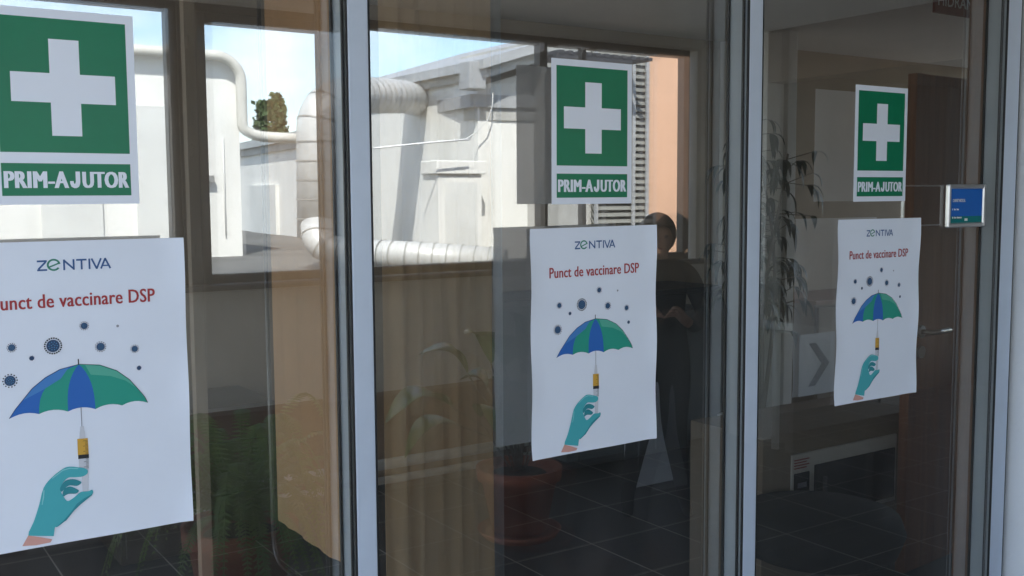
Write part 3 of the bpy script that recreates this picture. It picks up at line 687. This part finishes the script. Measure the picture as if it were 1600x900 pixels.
win(w4l+.0, w4r, wb, wt-.0, 'window mirrored at the right, showing the orange facade', handle=w4l+.28)
q = MB(); q.box((w4l+.27, -D-.075, wb+.002), (w4l+.30, -D-.03, wt-.002)); tag(q.build('window_mullion', M['bronze']), 'slim bronze bar dividing the right corridor window', 'window bar')
q = MB(); q.box((.56, -D, wb-.075), (w4r+.15, -D+.10, wb-.045), 0, .004); tag(q.build('window_sill', M['bronze']), 'long brown sill under the corridor windows', 'window sill')
# heating pipes
hpz = at(640, 745, D-.1).z
pp = thing('heating_pipe', 'pale painted heating pipes running low along the corridor wall', 'pipe', (3, -D+.1, 0))
MB().tube([(.7, -D+.1, hpz+.06), (4.75, -D+.1, hpz+.06)], .03).build('upper_pipe', M['pipe'], pp)
MB().tube([(.7, -D+.1, hpz-.03), (4.75, -D+.1, hpz-.03)], .022).build('lower_pipe', M['pipe'], pp)
rz = at(1060, 514, 3.2).z; 
e0 = thing('wall_rail', 'pale tubular rail with uprights along the corridor end wall', 'handrail', (X1-.1, -3, 0))
MB().tube([(4.05, -3.3, rz+.0), (X1-.12, -3.3, rz), (X1-.1, -3.2, rz), (X1-.1, -2.5, rz)], .035).build('rail', M['pipe'], e0)
for xx, yy in ((4.45, -3.3), (X1-.1, -2.8)): MB().tube([(xx, yy, .0), (xx, yy, rz)], .024).build('upright', M['pipe'], e0)
# radiator-like dark cupboard under the right window
rc = thing('grey_cupboard', 'dark grey cupboard standing under the right corridor window', 'cupboard', (4.1, -3.3, 0))
MB().box((3.55, -D+.02, .05), (4.75, -3.12, .88), 0, .006).build('carcass', mat('grey cupboard paint', (.11, .125, .13), .5, noise=.15, nscale=3), rc)
for xx in (3.57, 4.17): MB().box((xx, -3.118, .09), (xx+.57, -3.10, .84), 0, .004).build('cupboard_door', bpy.data.materials['grey cupboard paint'], rc)
# wall notice with printed lines (right way round in the corridor, mirrored in the glass)
k0, k1 = at(1080, 232, D-.005), at(1128, 440, D-.005)

# ---- plants
def terracotta(c, r, h, parent, m=None):
    q = MB(); q.lathe(c, [(r*.70, .03), (r*.97, h*.82), (r*1.08, h*.83), (r*1.1, h), (r*.98, h), (r*.95, h*.9)], 32); pt = q.build('pot', m or M['terracotta'], parent)
    q = MB(); q.lathe(c, [(r*.95, 0), (r*1.08, .035), (r*1.0, .035), (r*.9, .012)], 32); q.build('saucer', m or M['terracotta'], parent)
    q = MB(); q.lathe((c[0], c[1], c[2]+h*.9-.01), [(r*.9, 0), (r*.5, .02), (.01, .022)], 24); q.build('soil', M['soil'], pt)
fc = at(392, 840, 2.0)
fz_ = .47
fern = thing('fern', 'bushy fern in a terracotta pot mirrored beside the largest poster', 'plant', (fc.x, -2.0, 0))
terracotta((fc.x, -2.0, 0), .19, .42, fern)
q = MB()
base = Vector((fc.x, -2.0, .42))
for k in range(84):
    a = random.uniform(0, 2*math.pi); ln = random.uniform(.36, .68); up = random.uniform(.10, .50); drop = random.uniform(.12, .50)
    d = Vector((math.cos(a), math.sin(a), 0)); sd = Vector((-d.y, d.x, 0)); P = []
    N = 46
    for i in range(N+1):
        t = i/N; P.append(base+d*(ln*t*(.75+.25*(1-t)))+Vector((0, 0, up*math.sin(min(1, t*1.25)*math.pi*.6)-drop*t*t*t)))
    q.tube(P[::4], .0022, 4)
    for i in range(3, N+1):
        t = i/N; wl = .046*math.sin(math.pi*min(1, t*.92+.06))**.6*(1-.55*t)+.004
        tg = (P[i]-P[i-1]).normalized()
        for sg in (-1, 1):
            nrm = Vector((0, 0, 1)); e = sd*sg*wl+tg*wl*.25+Vector((0, 0, -wl*.25)); w_ = tg*.0040
            q.face([P[i]-w_, P[i]+e*.55-w_*1.0, P[i]+e, P[i]+e*.55+w_*.9, P[i]+w_])
q.build('fronds', M['fern'], fern, recalc=False)

lc = atz(832, 838, 0); lc.y = 2.35; lc.x = at(832, 800, 2.35).x
lily = thing('peace_lily', 'broad leaved plant in a terracotta pot mirrored left of the middle poster', 'plant', (lc.x, -lc.y, 0))
terracotta((lc.x, -lc.y, 0), .185, .33, lily)
def leafblade(q, b, tip, wid, nrm_up=Vector((0, 0, 1)), droop=.12, mi=0, n=12):
    b = Vector(b); tip = Vector(tip); d = tip-b; ln = d.length; s_ = d.cross(nrm_up)
    if s_.length < 1e-4: s_ = Vector((1, 0, 0))
    s_.normalize(); up_ = s_.cross(d).normalized(); L_ = []; C_ = []; R_ = []
    for i in range(n+1):
        t = i/n; w_ = wid*math.sin(math.pi*t**.85)**.8*.5 if 0 < t < 1 else 0
        c = b+d*t+up_*(ln*.22*math.sin(math.pi*t))-Vector((0, 0, droop*ln*t*t))
        L_.append(q.V(c-s_*w_+up_*w_*.3)); C_.append(q.V(c)); R_.append(q.V(c+s_*w_+up_*w_*.3))
    for i in range(n):
        for A, B in ((L_, C_), (C_, R_)):
            try: f = q.bm.faces.new((A[i], B[i], B[i+1], A[i+1])); f.smooth = True; f.material_index = mi
            except ValueError: pass
q = MB(); qs = MB(); c0 = Vector((lc.x, -lc.y, .32))
targets = [(-.42, .62, 20), (-.62, .40, 0), (-.50, .22, 10), (-.30, .72, -10), (-.12, .80, 0), (.18, .74, 0), (.36, .56, 5), (.50, .36, 0), (-.25, .48, 40), (.05, .60, 60), (.3, .3, -50), (-.4, .35, -45), (.15, .45, -70), (-.2, .3, 70), (-.05, .7, 110), (.22, .6, 100)]
for ax, az, yaw_ in targets:
    an = R(yaw_); tip = c0+Vector((ax*math.cos(an), ax*math.sin(an), az)); mid = c0+(tip-c0)*.58+Vector((0, 0, .10))
    qs.tube([c0+Vector((ax*.05, 0, -.03)), c0+(mid-c0)*.5+Vector((0, 0, .05)), mid], .004, 5)
    leafblade(q, mid, tip+(tip-mid)*.30+Vector((0, 0, -.08)), .21)
q.build('leaves', M['leaf'], lily, recalc=False); qs.build('stalks', M['stem'], lily)

tcn = Vector((4.72, 2.86, 0))
tall = thing('tall_houseplant', 'tall thin plant in a white bowl, standing before the pale pillar', 'plant', tcn)
q = MB(); q.lathe(tcn, [(.15, .02), (.21, .16), (.235, .24), (.215, .24), (.19, .18)], 36); q.build('pot', M['pot_white'], tall)
q = MB(); q.lathe(tcn+Vector((0, 0, .0)), [(.22, 0), (.27, .03), (.25, .03), (.2, .012)], 36); q.build('saucer', M['pot_white'], tall)
q = MB(); q.lathe(tcn+Vector((0, 0, .17)), [(.19, 0), (.1, .02), (.01, .022)], 24); q.build('soil', M['soil'], tall)
q = MB(); ql = MB()
for k in range(4):
    a = k*1.7; tp = [tcn+Vector((.03*math.cos(a), .03*math.sin(a), .18))]
    for i in range(1, 9): tp.append(tcn+Vector((.03*math.cos(a)+.022*i*math.cos(a+i*.25), .03*math.sin(a)+.022*i*math.sin(a+i*.25), .18+.235*i*(1-.06*k))))
    q.tube(tp, [.016-.0012*i for i in range(9)], 7)
    for j in range(34):
        t = random.uniform(.36, 1.0)*8; i = min(7, int(t)); p = tp[i].lerp(tp[i+1], t-i)
        an = random.uniform(0, 2*math.pi); rr = random.uniform(.06, .20); tip0 = p+Vector((rr*math.cos(an), rr*math.sin(an), random.uniform(-.02, .08)))
        q.tube([p, tip0], .003, 4)
        for m_ in range(random.randint(2, 5)):
            a2 = an+random.uniform(-1.3, 1.3); l2 = random.uniform(.08, .15)
            leafblade(ql, tip0, tip0+Vector((l2*.7*math.cos(a2), l2*.7*math.sin(a2), -l2*random.uniform(.35, 1.0))), .030, droop=.2, n=6)
q.build('stems', M['stem'], tall); ql.build('leaves', M['dark_leaf'], tall, recalc=False)

# ---- the person mirrored in the middle pane
def person(base, face_yaw):
    t = thing('person', 'person in dark clothes standing with legs apart, mirrored beside the middle poster', 'person', base)
    J = [((0, 0, .86), .135), ((0, 0, 1.02), .125), ((0, 0, 1.18), .14), ((0, .005, 1.28), .10), ((0, .01, 1.335), .052), ((0, 0, 1.375), .055), ((0, -.012, 1.42), .078), ((0, -.01, 1.475), .084), ((0, .0, 1.515), .055)]
    E = [(i, i+1) for i in range(8)]
    def limb(root, pts):
        p = root
        for co, r in pts: J.append((co, r)); E.append((p, len(J)-1)); p = len(J)-1
        return p
    for s in (-1, 1):
        limb(0, [((s*.10, 0, .78), .10), ((s*.088, -.01, .48), .074), ((s*.125, .02, .24), .05), ((s*.15, .03, .085), .038), ((s*.155, -.03, .045), .038), ((s*.16, -.11, .032), .028)])
        e = limb(3, [((s*.165, .01, 1.265), .062), ((s*.25, .03, 1.06), .046), ((s*.17, -.14, 1.0), .036), ((s*.10, -.20, 1.06), .026), ((s*.085, -.225, 1.09), .022)])
        for f in range(4): limb(e, [((s*(.075-.012*f), -.245, 1.115-.012*f), .0085), ((s*(.05-.012*f), -.262, 1.12-.014*f), .008), ((s*(.035-.012*f), -.25, 1.112-.015*f), .007)])
        limb(e, [((s*.075, -.25, 1.09), .010), ((s*.055, -.262, 1.105), .009)])
    me = bpy.data.meshes.new('body'); rot = Matrix.Rotation(face_yaw, 3, 'Z')
    me.from_pydata([rot @ Vector(c) for c, r in J], E, []); o = bpy.data.objects.new('body', me); COL.objects.link(o); o.parent = t
    sk = o.modifiers.new('s', 'SKIN'); sk.use_smooth_shade = True
    for i, (c, r) in enumerate(J): me.skin_vertices[0].data[i].radius = (r*(1.25 if i in (0, 1, 2) else 1), r)
    me.skin_vertices[0].data[0].use_root = True
    sb = o.modifiers.new('d', 'SUBSURF'); sb.levels = 2; sb.render_levels = 2
    dg = bpy.context.evaluated_depsgraph_get(); nm = bpy.data.meshes.new_from_object(o.evaluated_get(dg))
    o.modifiers.clear(); o.data = nm; nm.materials.clear(); nm.materials.append(M['cloth_dark']); nm.materials.append(M['skin'])
    for p in nm.polygons:
        c = p.center; p.material_index = 1 if (c.z > 1.345 or (c.z > 1.0 and (rot.transposed() @ c).y < -.19)) else 0; p.use_smooth = True
    # hair and face
    q = MB(); hc = Vector((0, .012, 1.475))
    r = bmesh.ops.create_uvsphere(q.bm, u_segments=24, v_segments=16, radius=.098)
    for v in r['verts']: v.co = Vector((v.co.x, v.co.y*1.05, v.co.z*1.12))+hc
    bmesh.ops.delete(q.bm, geom=[f for f in q.bm.faces if f.calc_center_median().y < -.035 and f.calc_center_median().z < 1.52], context='FACES')
    for v in q.bm.verts: v.co = rot @ v.co + Vector(base)
    for f in q.bm.faces: f.smooth = True
    q.build('hair', M['hair'], t, recalc=False)
    q = MB()
    q2 = None
    for s in (-1, 1):
        r = bmesh.ops.create_uvsphere(q.bm, u_segments=10, v_segments=8, radius=.010)
        for v in r['verts']: v.co = rot @ (v.co+Vector((s*.031, -.086, 1.462))) + Vector(base)
        q.build('eye', M['ink_black'], t); q = MB()
    q = MB(); q.hull([rot @ Vector(p)+Vector(base) for p in ((-.013, -.088, 1.425), (.013, -.088, 1.425), (.004, -.085, 1.465), (-.004, -.085, 1.465))], [rot @ Vector(p)+Vector(base) for p in ((-.008, -.112, 1.43), (.008, -.112, 1.43), (.002, -.095, 1.462), (-.002, -.095, 1.462))])
    q.build('nose', M['skin'], t)
    q = MB(); q.tube([rot @ Vector(p)+Vector(base) for p in ((-.024, -.080, 1.402), (0, -.088, 1.400), (.024, -.080, 1.402))], .005, 6); q.build('mouth', M['sign_red'], t); t.scale = (.955,)*3
    return t
person((at(1050, 600, 2.22).x, -2.22, 0), R(180+34))
q = MB(); q.box((at(1000, 700, 2.6).x, -2.62, .01), (at(1075, 700, 2.6).x, -2.60, .62), 0, .003)  # board added to brighten the pale gap between the legs
tag(q.build('brightening_board', M['paper']), 'white board added on the floor to brighten the gap between the legs of the mirrored person', 'board')
tag(MB().box((-3.8, -3.2, .003), (-.1, -.3, .014)).build('bounce_mat', M['pot_white']), 'unseen pale mat added at the near end of the corridor to bounce sunlight', 'mat')  # unseen pale sheet added to bounce sunlight through the corridor

# ================================================================== OUTSIDE THE CORRIDOR WINDOWS
# white block A with the painted pipe
YA_ = 9.0
a_l = at(-260, 60, YA_); a_r = at(376, 88, YA_); zA = at(250, 84, YA_).z
blk = thing('white_block', 'tall white rendered block mirrored at the left, with a pipe round its corner', 'building', (a_r.x-3, -YA_-1, -4))
MB().box((a_l.x, -YA_-3, -3.999), (a_r.x, -YA_, zA)).build('wall', M['stucco'], blk)
q = MB(); q.tube([(a_l.x, -YA_+.10, zA+.02)] + [(a_r.x-.25+.25*math.sin(a), -YA_+.10, zA-.23+.25*math.cos(a)) for a in [k*math.pi/16 for k in range(9)]] +
       [(a_r.x, -YA_+.10, at(378, 195, YA_).z)] + [(a_r.x+.3-.3*math.cos(a), -YA_+.10, at(378, 195, YA_).z-.12*math.sin(a)) for a in [k*math.pi/12 for k in range(1, 7)]] + [(a_r.x+.9, -YA_+.10, at(378, 195, YA_).z-.13)], .055, 12)
q.build('downpipe', M['wall_pipe'], blk)
q = MB(); q.box((a_r.x-.62, -YA_, zA-.45), (a_r.x-.45, -YA_+.07, zA-.36)); q.build('wall_fitting', M['seam'], blk); q = MB(); q.box((a_r.x-.40, -YA_, at(360, 285, YA_).z), (a_r.x-.3, -YA_+.08, at(360, 285, YA_).z+.07)); q.build('wall_fitting', M['seam'], blk)
q = MB(); q.tube([(a_r.x-.18, -YA_+.02, at(350, 215, YA_).z), (a_r.x-.18, -YA_+.02, at(350, 370, YA_).z)], .007, 8); q.build('thin_conduit', M['wire'], blk)
for px_, py_, w_, h_ in ((212, 163, .3, 1.5), (60, 170, .55, 1.5)):
    c = at(px_, py_, YA_); MB().box((c.x, -YA_, c.z-h_), (c.x+w_, -YA_+.03, c.z)).build('panel', M['stucco_l'], blk)
# wing B running away, low parapet
zB = CAMZ+.95
B0, B1 = atz(352, 232, zB), atz(757, 150, zB)
Bz = -.05
wing = thing('roof_wing', 'low white wing with a grey metal parapet running across the middle window', 'building', (B1.x, -B1.y, -4))
dB = (B1-B0).normalized(); nB = Vector((-dB.y, dB.x, 0))     # to the far side
def vv(p, z): return (p.x, -p.y, z)
def slab(q, a, b, z0, z1, t0, t1):
    q.hull([vv(a+nB*t0, z0), vv(b+nB*t0, z0), vv(b+nB*t1, z0), vv(a+nB*t1, z0)], [vv(a+nB*t0, z1), vv(b+nB*t0, z1), vv(b+nB*t1, z1), vv(a+nB*t1, z1)])
if nB.x < 0: nB = -nB
q = MB(); slab(q, B0, B1, -3.998, zB-.22, 0, 3.2); q.build('wall', M['stucco'], wing)
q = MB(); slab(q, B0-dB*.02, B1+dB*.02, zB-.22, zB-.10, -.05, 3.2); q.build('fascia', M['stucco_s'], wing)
q = MB(); slab(q, B0-dB*.05, B1+dB*.05, zB-.10, zB+.02, -.11, 3.3); q.build('capping', M['cap'], wing)
lenB = (B1-B0).length
c0 = B1-dB*1.15; c1 = B1-dB*.12
Yb = B1.y-.30; bl_, br_ = at(694, 300, Yb), at(762, 300, Yb)
MB().box((bl_.x, -Yb-.28, -.2), (br_.x, -Yb, at(700, 272, Yb).z)).build('wall_box', M['stucco'], wing)
MB().box((bl_.x+.07, -Yb+.001, .2), (br_.x-.05, -Yb+.006, at(700, 284, Yb).z)).build('wall_box_door', M['stucco_l'], wing)
MB().box((bl_.x-.03, -Yb-.28, at(700, 272, Yb).z+.002), (br_.x+.03, -Yb+.03, at(700, 250, Yb).z), 0, .01).build('wall_box_cap', M['stucco'], wing)
c2 = B0+dB*lenB*.20; q = MB(); slab(q, c2, c2+dB*1.8, .75, CAMZ+.2, -.06, 0); q.build('blocked_window', M['stucco_l'], wing)
q = MB()
for k in range(9):
    pa = B0+dB*(lenB*.52+k*.22); 
W0 = at(600, 228, 7.0); W1 = at(740, 217, 7.0)
cab_pts = []
# low flat roof in front
fz = at(400, 392, 10).z
struct(MB().box((-6, -24, -3.95), (14, -6.4, fz)).build('flat_roof', M['bitumen']))
# nearer taller wall C with a sloping eave
YC = B1.y-.02
c_l = at(757, 300, YC).x
def pC(px, py, off=0): p = at(px, py, YC+off); return p
wc = thing('gable_house', 'white house with a projecting eave mirrored behind the middle sticker', 'building', (c_l+1, -YC-1, -4))
prof = [pC(757, 118), pC(884, 62), pC(884, 380)]
xx1 = pC(968, 90).x
zl, zr = pC(757, 122).z, pC(868, 88).z
sl = (zr-zl)/(pC(868, 88).x-c_l)
q = MB(); q.hull([(c_l, -YC, -3.997), (xx1, -YC, -3.997), (xx1, -YC, zl+sl*(xx1-c_l)), (c_l, -YC, zl)], [(c_l, -YC-3, -3.997), (xx1, -YC-3, -3.997), (xx1, -YC-3, zl+sl*(xx1-c_l)), (c_l, -YC-3, zl)])
q.build('wall', M['stucco'], wc)
q = MB()
def eave(z0, z1, x0, x1, ya, yb):
    f = lambda x: sl*(x-c_l)
    q.hull([(x0, ya, zl+z0+f(x0)), (x1, ya, zl+z0+f(x1)), (x1, ya, zl+z1+f(x1)), (x0, ya, zl+z1+f(x0))], [(x0, yb, zl+z0+f(x0)), (x1, yb, zl+z0+f(x1)), (x1, yb, zl+z1+f(x1)), (x0, yb, zl+z1+f(x0))])
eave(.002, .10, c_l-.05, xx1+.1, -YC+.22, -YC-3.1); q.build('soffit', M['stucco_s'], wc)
q = MB(); eave(.101, .19, c_l-.12, xx1+.1, -YC+.30, -YC-3.2); q.build('roof_edge', M['cap'], wc)
q = MB(); eave(-.07, -.002, c_l+.0, xx1, -YC+.04, -YC-.001); q.build('eave_shade_band', M['bitumen'], wc)  # dark strip put in as the shadow line under the eave
gb = Vector((c_l-.10, -YC+.12, zl-.02)); q = MB(); q.box((gb.x-.12, gb.y-.1, gb.z-.10), (gb.x+.06, gb.y+.1, gb.z+.16), 0, .01); q.build('gutter_box', M['cap'], wc)
# cable on the wall
q = MB(); a_, b_, c_ = at(784, 140, YC-.15), at(760, 215, YC-.15), at(700, 220, YC-.3)
P_ = [at(px_, py_, YC-.12) for px_, py_ in ((780, 140), (779, 165), (771, 188), (755, 205), (738, 216), (716, 219), (700, 221))]
q.tube([V(p) for p in P_], .006, 6)
tag(q.build('cable', M['wire']), 'loose pale cable looping down the white wall corner', 'cable')
q = MB(); P_ = [at(px_, py_, YC-.5) for px_, py_ in ((592, 231), (640, 226), (690, 221), (742, 217))]; q.tube([V(p) for p in P_], .009, 6)
tag(q.build('conduit', M['ink_white']), 'thin bright straight conduit along the white wing', 'conduit')
# orange facade, slatted shutters, canopy
YO = 6.2
o_l, o_r = at(1034, 200, YO).x, at(1150, 200, YO).x
of = thing('orange_house', 'orange rendered house with grey slatted shutters mirrored at the right window', 'building', (o_l, -YO-1, -4))
s_l, s_r = at(950, 200, YO-.3).x, at(1038, 200, YO-.3).x
MB().box((s_r-.02, -YO-2, -3.996), (o_r+1, -YO+.19, 4.2)).build('wall', M['orange_wall'], of)
q = MB()
zz = .9
while zz < 3.0:
    q.hull([(s_l, -YO+.20, zz), (s_r, -YO+.20, zz), (s_r, -YO+.165, zz+.055), (s_l, -YO+.165, zz+.055)], [(s_l, -YO+.19, zz), (s_r, -YO+.19, zz), (s_r, -YO+.155, zz+.055), (s_l, -YO+.155, zz+.055)]); zz += .062
q.build('shutter', M['shutter'], of)
q = MB()
for xx in (s_l, s_l+.45, s_r-.06): q.box((xx, -YO+.205, .8), (xx+.035, -YO+.225, 3.0))
q.build('shutter_stile', M['cap'], of)
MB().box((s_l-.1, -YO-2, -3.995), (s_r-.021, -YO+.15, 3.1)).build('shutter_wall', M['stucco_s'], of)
cn = thing('steel_canopy', 'dark steel slatted canopy above the right corridor window', 'canopy', (at(900, 80, 5).x, -5, 2.8))
q = MB()
z1_ = at(930, 92, 5.75).z
for k in range(11): q.box((at(872, 80, 5.75).x+k*.10, -5.95, z1_+.02), (at(872, 80, 5.75).x+k*.10+.05, -5.62, z1_+.05))
q.build('slats', M['black_metal'], cn)
q = MB()
for yy in (-5.95, -5.68): q.box((at(868, 80, 5.75).x, yy, z1_-.02), (at(960, 80, 5.75).x+.2, yy+.05, z1_+.018))
q.build('beams', M['black_metal'], cn)
# ducts
def duct(name, pts, rad, label, rings=.16):
    t = thing(name, label, 'duct', V(pts[0])); q = MB(); q.tube([V(p) for p in pts], rad, 24); q.build('casing', M['duct'], t)
    q = MB(); acc = 0
    for a, b in zip(pts[:-1], pts[1:]):
        a = Vector(V(a)); b = Vector(V(b)); d = b-a; ln = d.length; d.normalize(); s_ = rings-acc
        while s_ < ln:
            c = a+d*s_; q.tube([c-d*.006, c+d*.006], rad+.006, 24, caps=False); s_ += rings
        acc = (ln-(s_-rings))
    q.build('seams', M['seam'], t)
YD = 6.6
def P(px, py, y): return at(px, py, y)
def arcpts(p, c, q_, n=8):
    p, c, q_ = Vector(p), Vector(c), Vector(q_); return [p*(1-t)**2+c*2*t*(1-t)+q_*t*t for t in [k/n for k in range(n+1)]]
v0, v1 = P(502, 345, YD), P(502, 205, YD)
duct('vertical_duct', [P(503, 372, YD), v1] + arcpts(v1, P(502, 150, YD), P(560, 146, YD+.15))[1:] + [P(640, 150, YD+1.2), P(700, 168, YD+2.6)], .165, 'fat silver insulated duct rising and bending over the roof wing')
duct('roof_duct', [P(500, 352, YD-.2)] + arcpts(P(500, 362, YD-.25), P(503, 396, YD-.3), P(560, 396, YD-.5))[1:] + [P(640, 400, YD-.9), P(790, 411, YD-1.4)], .115, 'silver spiral duct lying along the bottom of the middle window', .11)
# poplars
def tree(px, py_top, py_bot, Y, w, label):
    b = at(px, py_bot+60, Y); tp = at(px, py_top, Y); t = thing('poplar', label, 'tree', (b.x, -Y, -4), 'poplars far behind the roofs')
    H = tp.z+4
    q = MB(); q.tube([(b.x, -Y, -4), (b.x+.1, -Y, -4+H*.5), (b.x, -Y, -4+H*.93)], [.22, .10, .02], 8)
    for k in range(14):
        a = random.uniform(0, 6.28); z = -4+H*(.35+.04*k); q.tube([(b.x, -Y, z), (b.x+w*.12*math.cos(a), -Y+w*.12*math.sin(a), z+.5)], [.04, .015], 5)
    q.build('trunk', M['bark'], t)
    q = MB()
    cl = [(random.uniform(0, 6.28), random.uniform(.3, .98), random.uniform(.1, .8), random.uniform(.25, .5)) for _ in range(46)]
    for a, h_, rr, cr_ in cl:
        prof_ = w*.62*(1-h_)**.5*min(1, h_*3)**.5
        cc = Vector((b.x+rr*prof_*math.cos(a), -Y+rr*prof_*math.sin(a), -4+H*h_))
        for _ in range(420):
            v = Vector((random.gauss(0, 1), random.gauss(0, 1), random.gauss(0, 1.9)))*(cr_*w*.42*(1.25-.75*h_)); c = cc+v
            if c.z > -4+H: continue
            s1 = Vector((random.uniform(-1, 1), random.uniform(-1, 1), random.uniform(-1, 1)))*.11; s2 = Vector((random.uniform(-1, 1), random.uniform(-1, 1), random.uniform(-1, 1)))*.11
            q.face([c-s1, c+s2, c+s1, c-s2])
    q.build('crown', M['poplar'], t, recalc=False)
tree(414, 158, 205, 34, .85, 'shorter left poplar of the pair beyond the roof')
tree(438, 146, 205, 35, .95, 'taller right poplar of the pair beyond the roof')
